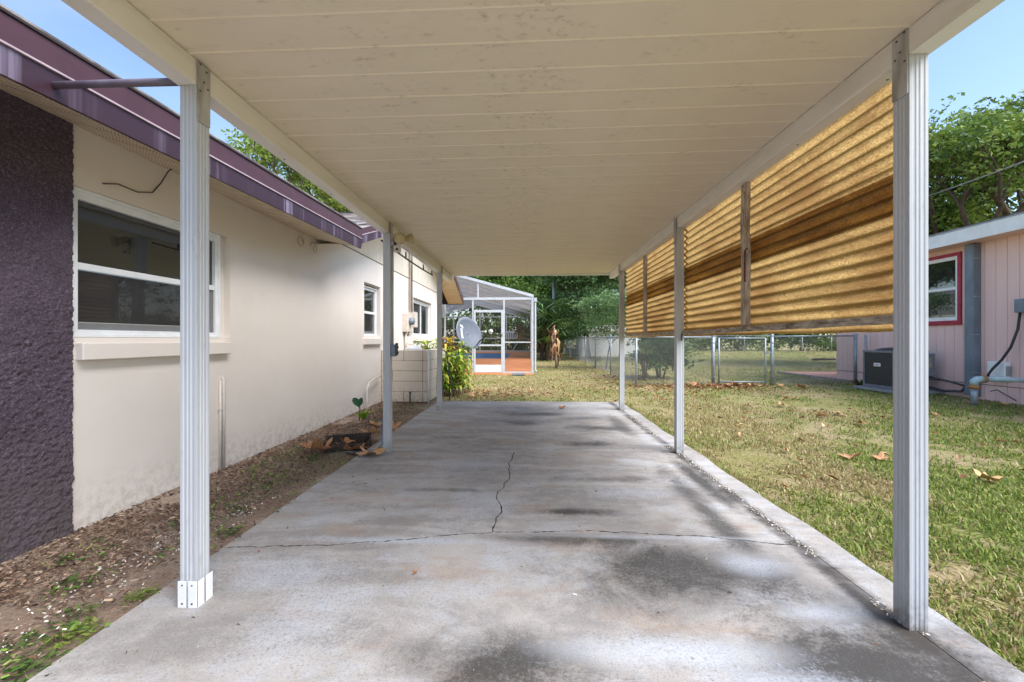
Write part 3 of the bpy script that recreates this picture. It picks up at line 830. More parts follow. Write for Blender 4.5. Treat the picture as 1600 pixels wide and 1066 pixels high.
# front eave: sloped soffit panels, fascia, drip edge, roof deck
def ez(y): return 2.318 + .024 * (y - 1.6)         # fascia underside, sags toward the front
EX, EY0, EY1 = -2.215, -1.4, 5.36
pwid = .305; y = EY0
while y < EY1 - .05:
    b = min(y + pwid - .004, EY1)
    m = MB()
    n = 3
    for k in range(n):
        a0 = y + (b - y) * k / n; a1 = y + (b - y) * (k + 1) / n - .012
        zo = lambda q: ez(q) + .018; zi = 2.545
        m.hexa([(EX - .005, a0, zo(a0)), (WX + .002, a0, zi), (WX + .002, a1, zi), (EX - .005, a1, zo(a1)),
                (EX - .005, a0, zo(a0) + .012), (WX + .002, a0, zi + .012), (WX + .002, a1, zi + .012), (EX - .005, a1, zo(a1) + .012)])
        m.hexa([(EX - .005, a1, zo(a1) + .007), (WX + .002, a1, zi + .007), (WX + .002, a1 + .012, zi + .007), (EX - .005, a1 + .012, zo(a1) + .007),
                (EX - .005, a1, zo(a1) + .012), (WX + .002, a1, zi + .012), (WX + .002, a1 + .012, zi + .012), (EX - .005, a1 + .012, zo(a1) + .012)])
    m.build('soffit_panel', M['soffit'], house); y += pwid
def band(x0, x1, zb0, zb1, name, mat, y0=EY0, y1=EY1, cut=.0):
    m = MB(); p = []
    for (yy, c) in ((y0, 0), (y1, cut)):
        p += [[(x0, yy + c * 0, ez(yy) + zb0), (x1, yy, ez(yy) + zb0), (x1, yy + c, ez(yy) + zb1), (x0, yy + c, ez(yy) + zb1)]]
    (A, B, C, D), (A2, B2, C2, D2) = p
    m.hexa([A, B, B2, A2, D, C, C2, D2]); return m.build(name, mat, house, bevel=.0015)
band(EX - .018, EX, 0, .128, 'fascia_board', M['fascia'], cut=.05)
band(EX - .01, EX + .012, .129, .139, 'drip_edge', M['drip'], cut=.01)
band(EX - .022, EX + .004, .140, .262, 'fascia_board', M['maroon'], cut=.06)
band(EX - .03, EX + .014, .263, .277, 'drip_edge', M['tar'], cut=.02)
m = MB(); zq = ez(EY1); m.prism([(EX - .02, zq + .02), (WX - .02, 2.548), (WX - .02, zq + .46), (EX - .02, zq + .262)], 'y', EY1 - .03, EY1 - .004); m.build('eave_end_cap', M['siding'], house)
# roof sheet over the front wing
m = MB(); q0, q1 = ez(EY0) + .284, ez(EY1) + .284
m.hexa([(EX - .03, EY0, q0 + .01), (EX - .03, EY1, q1 + .01), (-7.5, EY1, q1 + 1.55), (-7.5, EY0, q0 + 1.55), (EX - .03, EY0, q0 + .03), (EX - .03, EY1, q1 + .03), (-7.5, EY1, q1 + 1.57), (-7.5, EY0, q0 + 1.57)])
rf = m.build('roof', M['shingle'], house)
m = MB(); m.tube([(-2.95, 5.2, 2.85), (-2.95, 5.2, 3.055)], .05, 12); m.lathe([(.05, 0), (.05, .004), (0, .004)], (-2.95, 5.2, 3.056), (0, 0, 1), 12)
m.build('roof_vent', M['white'], rf)
# rear wing roof
GX = -2.29
def roof_slab(y0, z0, y1, z1, name):
    m = MB(); m.hexa([(-9, y0, z0 - .03), (GX - .012, y0, z0 - .03), (GX - .012, y1, z1 - .03), (-9, y1, z1 - .03), (-9, y0, z0), (GX - .012, y0, z0), (GX - .012, y1, z1), (-9, y1, z1)])
    return m.build(name, M['tar'], house)
yn, yf = 5.37, 14.45
rn = roof_slab(yn, RIDGE_Z - PIT * (RIDGE_Y - yn), RIDGE_Y, RIDGE_Z, 'roof')
rr = roof_slab(yf, RIDGE_Z - PIT * (yf - RIDGE_Y), RIDGE_Y, RIDGE_Z, 'roof')
# individual shingles on the slope that faces the camera
sm = MB(); sm.hexa([(0, 0, .001), (.295, 0, .001), (.295, .24, .001), (0, .24, .001), (0, 0, .014), (.295, 0, .014), (.295, .24, .006), (0, .24, .006)])
shm = [sm.build('shingle', simple('grey_shingle_tab_%d' % i, c1, c2, 9, .9, .6, 160), mesh_only=True) for i, (c1, c2) in enumerate(((S(160, 150, 146), S(120, 110, 108)), (S(118, 108, 106), S(84, 76, 76)), (S(190, 180, 176), S(150, 140, 136))))]
ang = math.atan(PIT)
row = 0
y = 5.40
while y < RIDGE_Y - .1:
    for c in range(9):
        o = obj('shingle', random.choice(shm), rn)
        xx = GX - .02 - .3 * (c + 1) + (.15 if row % 2 else 0)
        if xx + .295 > GX: xx = GX - .3
        o.location = Vector((xx, y, RIDGE_Z - PIT * (RIDGE_Y - y) + .004)) - house.location
        o.rotation_euler = (ang, 0, 0)
    y += .21 * math.cos(ang); row += 1
m = MB(); m.tube([(-9, RIDGE_Y, RIDGE_Z + .01), (GX, RIDGE_Y, RIDGE_Z + .01)], .04, 8); m.build('ridge_cap', M['tar'], house)
# rakes
for (ya, yb) in ((yn, RIDGE_Y), (yf, RIDGE_Y)):
    za, zb = RIDGE_Z - PIT * abs(RIDGE_Y - ya), RIDGE_Z
    for (x0, x1, d0, d1, mat) in ((GX - .01, GX + .004, -.20, -.085, 'fascia'), (GX - .01, GX + .014, -.084, -.074, 'drip'), (GX - .012, GX + .007, -.073, .012, 'maroon')):
        m = MB(); m.hexa([(x0, ya, za + d0), (x1, ya, za + d0), (x1, yb, zb + d0), (x0, yb, zb + d0), (x0, ya, za + d1), (x1, ya, za + d1), (x1, yb, zb + d1), (x0, yb, zb + d1)])
        m.build('rake_board', M[mat], house)
# rake soffit boards, far side
for (ya, yb) in ((yf, RIDGE_Y), (5.375, RIDGE_Y)):
    n = 22 if ya > RIDGE_Y else 18
    for k in range(n):
        a = ya + (yb - ya) * k / n; b = ya + (yb - ya) * (k + .94) / n
        za, zb = RIDGE_Z - PIT * abs(RIDGE_Y - a) - .185, RIDGE_Z - PIT * abs(RIDGE_Y - b) - .185
        m = MB(); m.hexa([(WX + .01, a, za), (GX - .011, a, za), (GX - .011, b, zb), (WX + .01, b, zb), (WX + .01, a, za + .01), (GX - .011, a, za + .01), (GX - .011, b, zb + .01), (WX + .01, b, zb + .01)])
        m.build('soffit_panel', M['soffit'], house)
m = MB(); m.box(-9, yf - .01, RIDGE_Z - PIT * (yf - RIDGE_Y) - .2, GX - .011, yf + .01, RIDGE_Z - PIT * (yf - RIDGE_Y) - .03); m.build('fascia_board', M['fascia'], house)

# windows
def window(y0, y1, z0, z1, style, sill=None):
    xf = WX - (.028 if y0 < 3 else .055)                     # outer face of frame
    fw = .05
    m = MB()
    m.box(xf - .05, y0, z0, xf, y0 + fw, z1); m.box(xf - .05, y1 - fw, z0, xf, y1, z1)
    m.box(xf - .05, y0 + fw, z0, xf, y1 - fw, z0 + fw); m.box(xf - .05, y0 + fw, z1 - fw * 1.4, xf, y1 - fw, z1)
    # outer step
    m.box(xf + .0005, y0 + .002, z0 + .002, xf + .014, y0 + .022, z1 - .002); m.box(xf + .0005, y1 - .022, z0 + .002, xf + .014, y1 - .002, z1 - .002)
    m.box(xf + .0005, y0 + .0225, z1 - .024, xf + .014, y1 - .0225, z1 - .002); m.box(xf + .0005, y0 + .0225, z0 + .002, xf + .014, y1 - .0225, z0 + .022)
    w = m.build('window', M['vinyl'], house, bevel=.002)
    a, b, c, d = y0 + fw, y1 - fw, z0 + fw, z1 - fw * 1.4
    if style == 'hung':
        zm = c + (d - c) * .49
        m = MB(); m.box(xf - .038, a + .001, zm - .022, xf - .006, b - .001, zm + .022); m.build('meeting_rail', M['vinyl'], w, bevel=.002)
        m = MB(); m.box(xf - .034, a + .001, zm + .0225, xf - .030, b - .001, d - .001); m.build('pane', M['glass'], w)
        m = MB(); m.box(xf - .046, a + .03, c + .05, xf - .042, b - .03, zm - .0225); m.build('pane', M['glass'], w)
        m = MB(); m.box(xf - .047, a + .001, c + .001, xf - .030, a + .028, zm - .0225); m.box(xf - .047, b - .028, c + .001, xf - .030, b - .001, zm - .0225); m.box(xf - .047, a + .0285, c + .001, xf - .030, b - .0285, c + .048)
        m.build('lower_sash', M['vinyl'], w, bevel=.0015)
        m = MB(); m.quad((xf - .018, a + .001, c + .001), (xf - .018, b - .001, c + .001), (xf - .018, b - .001, zm - .023), (xf - .018, a + .001, zm - .023)); m.build('insect_screen', M['fly'], w)
    else:
        ym = (a + b) / 2
        m = MB(); m.box(xf - .038, ym - .03, c + .001, xf - .006, ym + .03, d - .001); m.build('meeting_rail', M['vinyl'], w, bevel=.002)
        m = MB(); m.box(xf - .034, ym + .0305, c + .001, xf - .030, b - .001, d - .001); m.build('pane', M['glass'], w)
        m = MB(); m.box(xf - .044, a + .001, c + .001, xf - .040, ym - .0305, d - .001); m.build('pane', M['glass'], w)
        m = MB(); m.quad((xf - .018, a + .001, c + .001), (xf - .018, ym - .031, c + .001), (xf - .018, ym - .031, d - .001), (xf - .018, a + .001, d - .001)); m.build('insect_screen', M['fly'], w)
    m = MB(); e = .05
    m.box(WX - .04, y0 - e + (.06 if y0 < 3 else 0), z0 - .145, WX + .05, y1 + e, z0 - .035)
    m.build('sill', M['stucco'], w, bevel=.006)
    m = MB(); m.box(WX - .10, y0, z0 - .034, WX - .004, y1, z0 - .001); m.build('sill_bed', M['stucco'], w)
    m = MB(); m.box(WX - .002, y0 + .0, z1 + .004, WX + .012, y1, z1 + .02)
    if y0 > 3: m.build('lintel_strip', M['mortar'], w)
    return w
window(W1[0] + .012, W1[1] - .10, W1[2], W1[3] - .0, 'hung')
m = MB(); m.box(WX - .1, W1[1] - .109, W1[2] - .03, WX - .06, W1[1] - .001, W1[3]); m.build('reveal', M['stucco'], house)
window(W2[0], W2[1] - .08, W2[2], W2[3] - .05, 'hung')
window(W3[0], W3[1] - .05, W3[2], W3[3] - .05, 'slide')

# thin conduit up the wall
cd = thing('wall_conduit', 'thin painted pipe rising on cream wall beside the large window', 'pipe', (WX, 3.66, 0))
m = MB(); m.tube([(WX + .012, 3.66, -.05), (WX + .012, 3.66, .82)], .011, 8); m.tube([(WX + .01, 3.70, -.05), (WX + .01, 3.70, .84), (WX - .02, 3.70, .86)], .016, 8); m.build('pipe', M['conduit'], cd, smooth=True)
m = MB(); m.box(WX + .001, 3.64, .55, WX + .018, 3.72, .57); m.build('clip', M['conduit'], cd)
# loose wire under the eave
wv = MB(); wv.tube([(WX + .01, 2.62, 2.24), (WX + .014, 2.72, 2.275), (WX + .012, 2.86, 2.27), (WX + .012, 2.98, 2.31), (WX + .014, 3.05, 2.41), (WX + .06, 3.06, 2.50), (WX + .09, 3.06, 2.52)], .0045, 6)
tag(wv.build('loose_wire', M['dark_metal'], smooth=True), 'loose dark wire hanging on cream wall above the large window', 'wire')
# wire scroll ornament near the eave end
sc_ = MB()
for (cy, dr) in ((4.98, 1), (5.30, -1)):
    pts = []
    for i in range(34):
        t = i / 33 * 2.7 * math.pi; r_ = .085 * (1 - i / 46)
        pts.append((WX + .012 + .0008 * i, cy + dr * r_ * math.cos(t), 2.41 + r_ * math.sin(t)))
    sc_.tube(pts, .005, 5)
tag(sc_.build('scroll_ornament', simple('tan_iron', S(206, 184, 156), S(176, 152, 124), 20, .6), smooth=True), 'curly tan wire scroll on cream wall under the eave end', 'ornament')

# ------------------------------------------------------------------ electric meter and riser on the house wall
mt = thing('electric_meter', 'cream electric meter box with riser pipe on house wall', 'electric meter', (WX, 9.4, 1.35))
m = MB(); m.box(WX + .001, 9.15, 1.38, WX + .12, 9.5, 1.80); m.build('meter_box', M['conduit'], mt, bevel=.006)
m = MB(); m.lathe([(0, .11), (.06, .105), (.08, .08), (.085, 0)], (WX + .12, 9.33, 1.62), (1, 0, 0), 20); m.build('meter_dial', M['bluegrey'], mt, smooth=True)
m = MB(); m.box(WX + .001, 9.62, 1.5, WX + .16, 9.86, 1.86); m.build('panel_box', M['conduit'], mt, bevel=.006)
m = MB(); m.tube([(WX + .05, 9.66, 1.86), (WX + .05, 9.66, 2.9), (WX + .05, 9.63, 3.6)], .035, 10); m.build('riser_pipe', M['conduit'], mt, smooth=True)
m = MB(); m.tube([(WX + .10, 9.6, 1.86), (WX + .10, 9.58, 2.3), (WX + .09, 9.62, 2.7), (WX + .10, 9.58, 3.1), (WX + .09, 9.55, 3.6)], .015, 8); m.build('service_wire', M['dark_metal'], mt, smooth=True)
m = MB(); m.tube([(WX + .04, 9.28, 1.38), (WX + .04, 9.28, .9)], .03, 10); m.tube([(WX + .08, 9.42, 1.38), (WX + .08, 9.42, 1.33), (WX + .03, 9.45, 1.3)], .03, 8); m.build('lower_pipe', M['conduit'], mt, smooth=True)

# low cream block enclosure
bl = thing('block_wall', 'low cream concrete block enclosure against the house wall', 'block wall', (-2.3, 7.9, 0))
BX0, BX1, BY, BH = -2.835, -1.93, 7.82, .199
m = MB(); m.box(BX0, BY + .008, -.05, BX1 - .008, BY + .19, 5 * BH - .004); m.box(BX1 - .19, BY + .192, -.05, BX1 - .008, BY + 1.5, 5 * BH - .004); m.build('mortar', M['mortar'], bl)
for r_ in range(5):
    z0, z1 = r_ * BH + .003, (r_ + 1) * BH - (.003 if r_ < 4 else 0)
    cuts = [BX0, -2.40, -2.03, BX1] if r_ % 2 == 0 else [BX0, -2.62, -2.215, -2.03, BX1]
    if r_ in (1, 2, 3): cuts = [BX0, -2.03, BX1] if r_ != 2 else [BX0, -2.62, -2.03, BX1]
    for a, b in zip(cuts[:-1], cuts[1:]):
        pr = random.uniform(-.003, .003)
        m = MB(); m.box(a + .004, BY + pr, z0, b - .004, BY + .2, z1 + .001 * (r_ == 4)); m.build('block', M['block'], bl, bevel=.006)
    yy = BY + .204
    while yy < BY + 1.45:
        m = MB(); m.box(BX1 - .2, yy, z0, BX1 + random.uniform(-.004, .004), yy + .392, z1); m.build('block', M['block'], bl, bevel=.006); yy += .4
m = MB(); m.tube([(-2.27, BY - .012, .17), (-2.27, BY - .012, -.03)], .012, 8); m.lathe([(.02, 0), (.024, .02), (.012, .03)], (-2.27, BY - .012, .165), (0, 0, 1), 10); m.build('drain_stub', M['dark_metal'], bl)
m = MB(); m.tube([(BX1 + .02, BY - .02, -.03), (BX1 + .02, BY - .02, 1.0)], .016, 10)
tag(m.build('white_pipe', M['white'], smooth=True), 'white upright plastic pipe at corner of the block enclosure', 'pipe')
m = MB(); m.lathe([(.17, 0), (.175, .03), (.16, .05), (.12, .085), (.05, .105), (0, .108)], (-2.32, BY + .42, .985), (0, 0, 1), 24); m.lathe([(.16, -.9), (.165, 0)], (-2.32, BY + .42, .985), (0, 0, 1), 24)
tag(m.build('tank_lid', M['white'], smooth=True), 'white domed tank lid showing above the block enclosure', 'tank')
# bent pipe from the wall
m = MB(); m.tube([(WX + .06, 7.62, .52), (WX + .09, 7.2, .49), (WX + .1, 6.98, .46), (WX + .1, 6.88, .38), (WX + .1, 6.87, .1), (WX + .1, 6.87, -.03)], .018, 10)
tag(m.build('bent_pipe', M['conduit'], smooth=True), 'bent cream drain pipe low on the house wall', 'pipe')

# ------------------------------------------------------------------ old wooden frame in the bed
fr = thing('wooden_frame', 'weathered open timber planter frame lying in the soil bed', 'planter', (-2.05, 4.6, 0))
fr.rotation_euler = (0, 0, R(22))
for (a, b, c, d, e, f_) in ((-.25, -.17, -.03, .25, -.148, .04), (-.25, .148, -.03, .25, .17, .09), (-.25, -.147, -.03, -.226, .147, .075), (.226, -.147, -.03, .25, .147, .06)):
    m = MB(); m.box(a, b, c, d, e, f_); m.build('plank', M['wood_dark'], fr, local=True, bevel=.002)

# ------------------------------------------------------------------ leaf helpers
def straps(m_cols, bases, n, length, width, droop, spread, pal, seed, segs=5, up=.9):
    """long strap leaves from a base; returns arrays"""
    r = np.random.default_rng(seed); V, Fq, C = [], [], []
    for (bx, by, bz) in bases:
        for i in range(n):
            a = r.uniform(0, 2 * math.pi); L = length * r.uniform(.6, 1.1); w = width * r.uniform(.7, 1.2)
            el = up * r.uniform(.6, 1.1); d = np.array([math.cos(a), math.sin(a)])
            col = np.array(pal[r.integers(len(pal))]) * r.uniform(.75, 1.2)
            p = np.array([bx + d[0] * r.uniform(0, spread), by + d[1] * r.uniform(0, spread), bz]); ang_ = math.pi / 2 * min(el, .98)
            s0 = len(V); sidev = np.array([-d[1], d[0], 0])
            for k in range(segs + 1):
                t = k / segs; ww = w * (math.sin(math.pi * (.12 + .88 * t)) ** .7) * .5
                V.append(p - sidev * ww); V.append(p + np.array([0, 0, -ww * .35])); V.append(p + sidev * ww); C += [col * (1 + .15 * t)] * 3
                p = p + np.array([d[0] * math.cos(ang_), d[1] * math.cos(ang_), math.sin(ang_)]) * L / segs
                ang_ -= droop * (0.5 + t) / segs * 2
            for k in range(segs):
                b = s0 + k * 3; Fq += [(b, b + 1, b + 4, b + 3), (b + 1, b + 2, b + 5, b + 4)]
    return np.array(V), np.array(Fq), np.array(C)

def strap_plant(name, label, cat, loc, n, length, width, droop, spread, pal, seed, group=None, stems=1, stem_r=.0, stem_h=0, up=.9, segs=5):
    t = thing(name, label, cat, loc, group)
    r = random.Random(seed); bases = []
    for i in range(stems):
        bx, by = r.uniform(-stem_r, stem_r), r.uniform(-stem_r, stem_r)
        h = stem_h * r.uniform(.5, 1.1)
        nb = max(1, int(h / .12))
        for q in range(nb): bases.append((bx, by, h * (q + 1) / nb if stem_h else .0))
        if stem_h:
            m = MB(); m.tube([(bx, by, -.05), (bx * 1.02, by, h * .5), (bx, by, h)], [.016, .014, .01], 6); m.build('stem', M['bark_pale'], t, local=True)
    V, Fq, C = straps(None, bases, n, length, width, droop, spread, pal, seed, segs, up)
    o = obj('leaves', np_mesh('leaves', V, Fq, M['leaf'], C, smooth=True), t)
    return t
YG = [S(168, 190, 66), S(120, 160, 48), S(196, 206, 90), S(92, 136, 40), S(206, 196, 92)]
GR = [S(62, 92, 42), S(86, 116, 54), S(106, 134, 62), S(54, 80, 40)]
# yellow-green clump behind the far left post
for i, (x, y, h, lab) in enumerate(((-1.98, 8.9, .95, 'tall yellow green strap leaf plant behind far left post'), (-1.62, 9.1, .8, 'bright yellow green strap leaf plant left of the satellite dish'), (-1.74, 9.7, 1.0, 'yellow green leafy plant under the satellite dish'), (-2.3, 9.5, 1.05, 'yellow green strap leaf plant against the house behind block enclosure'))):
    strap_plant('strap_leaf_plant', lab, 'plant', (x, y, -.02), 5, .42, .062, 1.5, .02, YG, 60 + i, 'strap leaf plants by the house', stems=7, stem_r=.2, stem_h=h, up=.62)
strap_plant('croton', 'small plant with orange and yellow leaves behind far left post', 'plant', (-1.9, 9.6, .75), 8, .36, .06, 1.2, .03, [S(196, 150, 52), S(150, 84, 50), S(206, 180, 80)], 70, stems=3, stem_r=.1, stem_h=.45, up=.7)
strap_plant('dry_plant', 'thin reddish dry twigs sprouting behind the block enclosure', 'plant', (-2.3, 8.6, .8), 12, .5, .03, .7, .05, [S(150, 96, 84), S(176, 120, 96)], 71, up=.9)
# hose hanging by the post
m = MB()
m.tube([(-1.70, 8.05, 1.0), (-1.62, 8.1, .95), (-1.58, 8.1, .7), (-1.56, 8.1, .4), (-1.55, 8.05, .0)], .012, 6)
tag(m.build('garden_hose', M['hose'], smooth=True), 'dark green garden hose hanging down beside the block enclosure', 'hose')

# small plant with a big heart-shaped leaf by the wall
sp = thing('young_plant', 'young plant with one dark heart shaped leaf against the wall', 'plant', (-2.55, 6.1, 0))
m = MB(); m.tube([(0, 0, -.04), (.01, .0, .15), (.0, -.01, .30)], .008, 6); m.build('stem', M['bark'], sp, local=True)
pts = [(0, 0), (.035, .03), (.075, .025), (.085, -.02), (.06, -.07), (0, -.12), (-.06, -.07), (-.085, -.02), (-.075, .025), (-.035, .03)]
V = [(p[0], -.02 - abs(p[0]) * .5, .30 + p[1]) for p in pts] + [(0, -.005, .26)]
V = np.array(V); Fq = np.array([(i, (i + 1) % 10, 10) for i in range(10)])
obj('heart_leaf', np_mesh('heart_leaf', V, Fq, M['leaf'], np.tile([S(34, 92, 66)], (11, 1)), smooth=True), sp)
V, Fq, C = straps(None, [(.06, 0, 0)], 9, .2, .06, .8, .02, [S(150, 190, 60), S(120, 170, 50)], 5, up=.95)
obj('leaves', np_mesh('leaves', V, Fq, M['leaf'], C, smooth=True), sp)

# weeds in the bed
def weed(x, y, r_, n, seed, label, pal=GR):
    rr_ = np.random.default_rng(seed); V, Fq, C = [], [], []
    for i in range(n):
        a = rr_.uniform(0, 2 * math.pi); d = r_ * rr_.random() ** .8; L = rr_.uniform(.007, .020)
        c = np.array([d * math.cos(a), d * math.sin(a), rr_.uniform(.004, .035) * (1.2 - d / r_ * .6)])
        th = rr_.uniform(0, 2 * math.pi); u = np.array([math.cos(th), math.sin(th), rr_.uniform(-.3, .4)]) * L; v = np.array([-math.sin(th), math.cos(th), rr_.uniform(-.3, .3)]) * L * .42
        b = len(V); V += [c - u, c - u * .2 + v, c + u, c - u * .2 - v]; Fq.append((b, b + 1, b + 2, b + 3)); C += [np.array(pal[rr_.integers(len(pal))]) * rr_.uniform(.7, 1.3)] * 4
    o = obj('weed', np_mesh('weed', np.array(V), np.array(Fq), M['leaf'], np.array(C)))
    o.location = (x, y, -.02); tag(o, label, 'weed', 'weeds in the soil bed')
for i, (x, y, r_, n, lab) in enumerate(((-2.52, 2.15, .07, 46, 'leafy green weed closest to foot of the purple wall'), (-2.27, 1.93, .10, 90, 'wide dark green weed in the middle of the soil bed'), (-1.99, 1.73, .09, 60, 'flat green weed left of the nearest left post'),
        (-1.83, 1.86, .08, 80, 'yellow green weed touching the slab left of nearest left post'), (-2.0, 1.56, .10, 80, 'low green weed among the shells at lower left'), (-1.86, 1.62, .09, 120, 'bright green weed patch on slab edge at lower left'),
        (-2.06, 2.85, .07, 60, 'green weed beside the slab just behind nearest left post'), (-2.3, 2.57, .06, 40, 'small weed near the cream wall left of nearest post'), (-1.86, 2.5, .07, 60, 'weed on slab edge to the right of nearest left post'), (-1.84, 1.42, .12, 130, 'spreading green weed in the bottom left corner'),
        (-2.15, 3.35, .08, 50, 'weed in soil bed right of wall pipe'), (-2.2, 4.15, .09, 70, 'weed in front of the timber planter frame'), (-1.9, 4.55, .07, 60, 'weed between planter frame and middle left post'), (-2.45, 1.6, .08, 50, 'weed at left picture edge below the purple wall'))):
    weed(x, y, r_, n, 80 + i, lab, [S(120, 140, 58), S(98, 124, 50), S(140, 152, 74)] if 'bright' in lab or 'yellow' in lab else GR)

# ------------------------------------------------------------------ satellite dish
ds = thing('satellite_dish', 'grey satellite dish on a thin pole beside the yellow green plants', 'satellite dish', (-1.45, 9.92, 0))
m = MB(); m.tube([(0, 0, -.05), (0, 0, 1.02)], .022, 10); m.tube([(0, 0, 1.0), (-.02, .03, 1.1)], .03, 10); m.build('pole', M['bluegrey'], ds, local=True, smooth=True)
nrm = Vector((.70, -.66, .26)).normalized()
c0 = Vector((-.02, -.02, 1.345))
rx = Vector((0, 0, 1)).cross(nrm).normalized(); ry = nrm.cross(rx).normalized()
roll = R(24); ax_, ay_ = rx * math.cos(roll) + ry * math.sin(roll), -rx * math.sin(roll) + ry * math.cos(roll)
A_, B_ = .375, .36
AA, BB = .36, .40
m = MB(); vs_, fs = [], []; nr, na = 7, 40
for i in range(nr + 1):
    for k in range(na):
        t = i / nr; a = 2 * math.pi * k / na
        u, v = AA * t * math.cos(a), BB * t * math.sin(a)
        vs_.append(c0 + ax_ * u + ay_ * v + nrm * (.075 * t * t))
for i in range(nr):
    fs += [(i * na + k, i * na + (k + 1) % na, (i + 1) * na + (k + 1) % na, (i + 1) * na + k) for k in range(na)]
m.add(vs_, fs); rfl = m.build('reflector', M['dish'], ds, local=True, smooth=True)
so = rfl.modifiers.new('solid', 'SOLIDIFY'); so.thickness = .008; so.offset = -1
m = MB(); m.tube([c0 + ax_ * AA * 1.0 * math.cos(2 * math.pi * k / 40) + ay_ * BB * math.sin(2 * math.pi * k / 40) + nrm * .075 for k in range(41)], .007, 6); m.build('rim', M['galv'], ds, local=True, smooth=True)
# the white wordmark: a row of short block strokes ending in a hook
m = MB()
def dp(u, v, e=.014):
    t2 = (u / AA) ** 2 + (v / BB) ** 2
    return c0 + ax_ * u + ay_ * v + nrm * (.075 * t2 + e)
def dq(u0, v0, u1, v1, hook=0): m.quad(dp(u0, v0), dp(u1, v0), dp(u1 + hook, v1), dp(u0 + hook, v1))
q_ = Vector((math.cos(R(62)), math.sin(R(62))))
def bar(s0, s1, w0, w1, orgn=(-.235, -.03)):
    P_ = lambda s_, w_: dp(orgn[0] + q_.x * s_ - q_.y * w_, orgn[1] + q_.y * s_ + q_.x * w_)
    m.quad(P_(s0, w0), P_(s1, w0), P_(s1, w1), P_(s0, w1))
for k in range(5):
    s0 = k * .050; bar(s0, s0 + .015, -.03, .036); bar(s0 + .0152, s0 + .042, .02, .036); bar(s0 + .0152, s0 + .042, -.03, -.014); bar(s0 + .026, s0 + .042, -.0138, .0198)
bar(.255, .29, -.06, -.012); bar(.291, .325, -.04, .025); bar(.285, .335, .0255, .045)
m.build('logo_marks', M['white'], ds, local=True)
ft = c0 + Vector((.60, -.42, .05))
m = MB(); m.tube([c0 - ay_ * BB * .9 + ax_ * .1 - nrm * .02, c0 + Vector((.32, -.22, -.18)), ft - Vector((.03, -.02, .05))], .014, 8); m.build('feed_arm', M['black'], ds, local=True, smooth=True)
m = MB(); m.lathe([(0, 0), (.03, .0), (.045, .03), (.04, .08), (.02, .10), (0, .1)], ft - nrm * -.05, -nrm, 14); m.box(ft.x - .03, ft.y - .02, ft.z - .06, ft.x + .03, ft.y + .03, ft.z + .02); m.lathe([(0, 0), (.022, .0), (.022, .05), (0, .05)], ft + Vector((-.11, 0, .0)), -nrm, 10)
m.build('feed_horn', M['white'], ds, local=True)
m = MB(); m.box(-.06, .0, 1.03, .05, .09, 1.2); m.build('mount_bracket', M['black'], ds, local=True, bevel=.008)

# ------------------------------------------------------------------ screened pool enclosure
cage = thing('pool_enclosure', 'white framed screened pool enclosure behind the house', 'pool enclosure', (-1.5, 14.7, 0))
CY, CX0, CX1, CYB = 14.7, -3.0, .16, 34.0
def member(name, a, b, w=.05, d=.05, mat='cage', parent=None):
    """bar from a to b with rectangular section"""
    a, b = Vector(a), Vector(b); dv = (b - a).normalized()
    up = Vector((0, 0, 1)) if abs(dv.z) < .9 else Vector((0, 1, 0))
    s_ = dv.cross(up).normalized() * w / 2; u_ = s_.cross(dv).normalized() * d / 2
    m = MB(); m.hexa([a - s_ - u_, a + s_ - u_, b + s_ - u_, b - s_ - u_, a - s_ + u_, a + s_ + u_, b + s_ + u_, b - s_ + u_])
    return m.build(name, M[mat], parent or cage, bevel=.003)
def pane(name, pts, mat='screen'): m = MB(); m.quad(*pts); return m.build(name, M[mat], cage)
RZ0, RXP, RZP = 2.77, -4.1, 3.95
def rz(x): return RZ0 + (RZP - RZ0) * (CX1 - x) / (CX1 - RXP)
member('post', (CX1, CY, -.02), (CX1, CY, 2.76), .075, .09)
member('post', (CX0, CY, -.02), (CX0, CY, 2.70), .06, .08)
for x in (-1.985, -.86): member('post', (x, CY + .004, -.02), (x, CY + .004, 2.63), .055, .07)
member('beam', (CX0 + .04, CY, 2.675), (CX1 - .042, CY, 2.675), .07, .085)
member('post', (-1.80, CY, 2.72), (-1.80, CY, rz(-1.8) - .03), .05, .05)
member('beam', (CX1 + .03, CY - .02, rz(CX1 + .03)), (-4.1, CY - .02, rz(-4.1)), .08, .09)
member('rail', (-.83, CY, 1.11), (CX1 - .04, CY, 1.11), .04, .045)
member('rail', (-.83, CY, .03), (CX1 - .04, CY, .03), .05, .05)
member('rail', (CX0 + .04, CY, 1.11), (-2.02, CY, 1.11), .04, .045)
# downspout on the corner
m = MB(); m.tube([(CX1 + .10, CY, 2.62), (CX1 + .10, CY, .12), (CX1 + .16, CY - .06, .05)], .035, 10); m.box(CX1 + .045, CY - .06, 2.56, CX1 + .16, CY + .06, 2.70); m.build('downspout', M['alu'], cage, smooth=False)
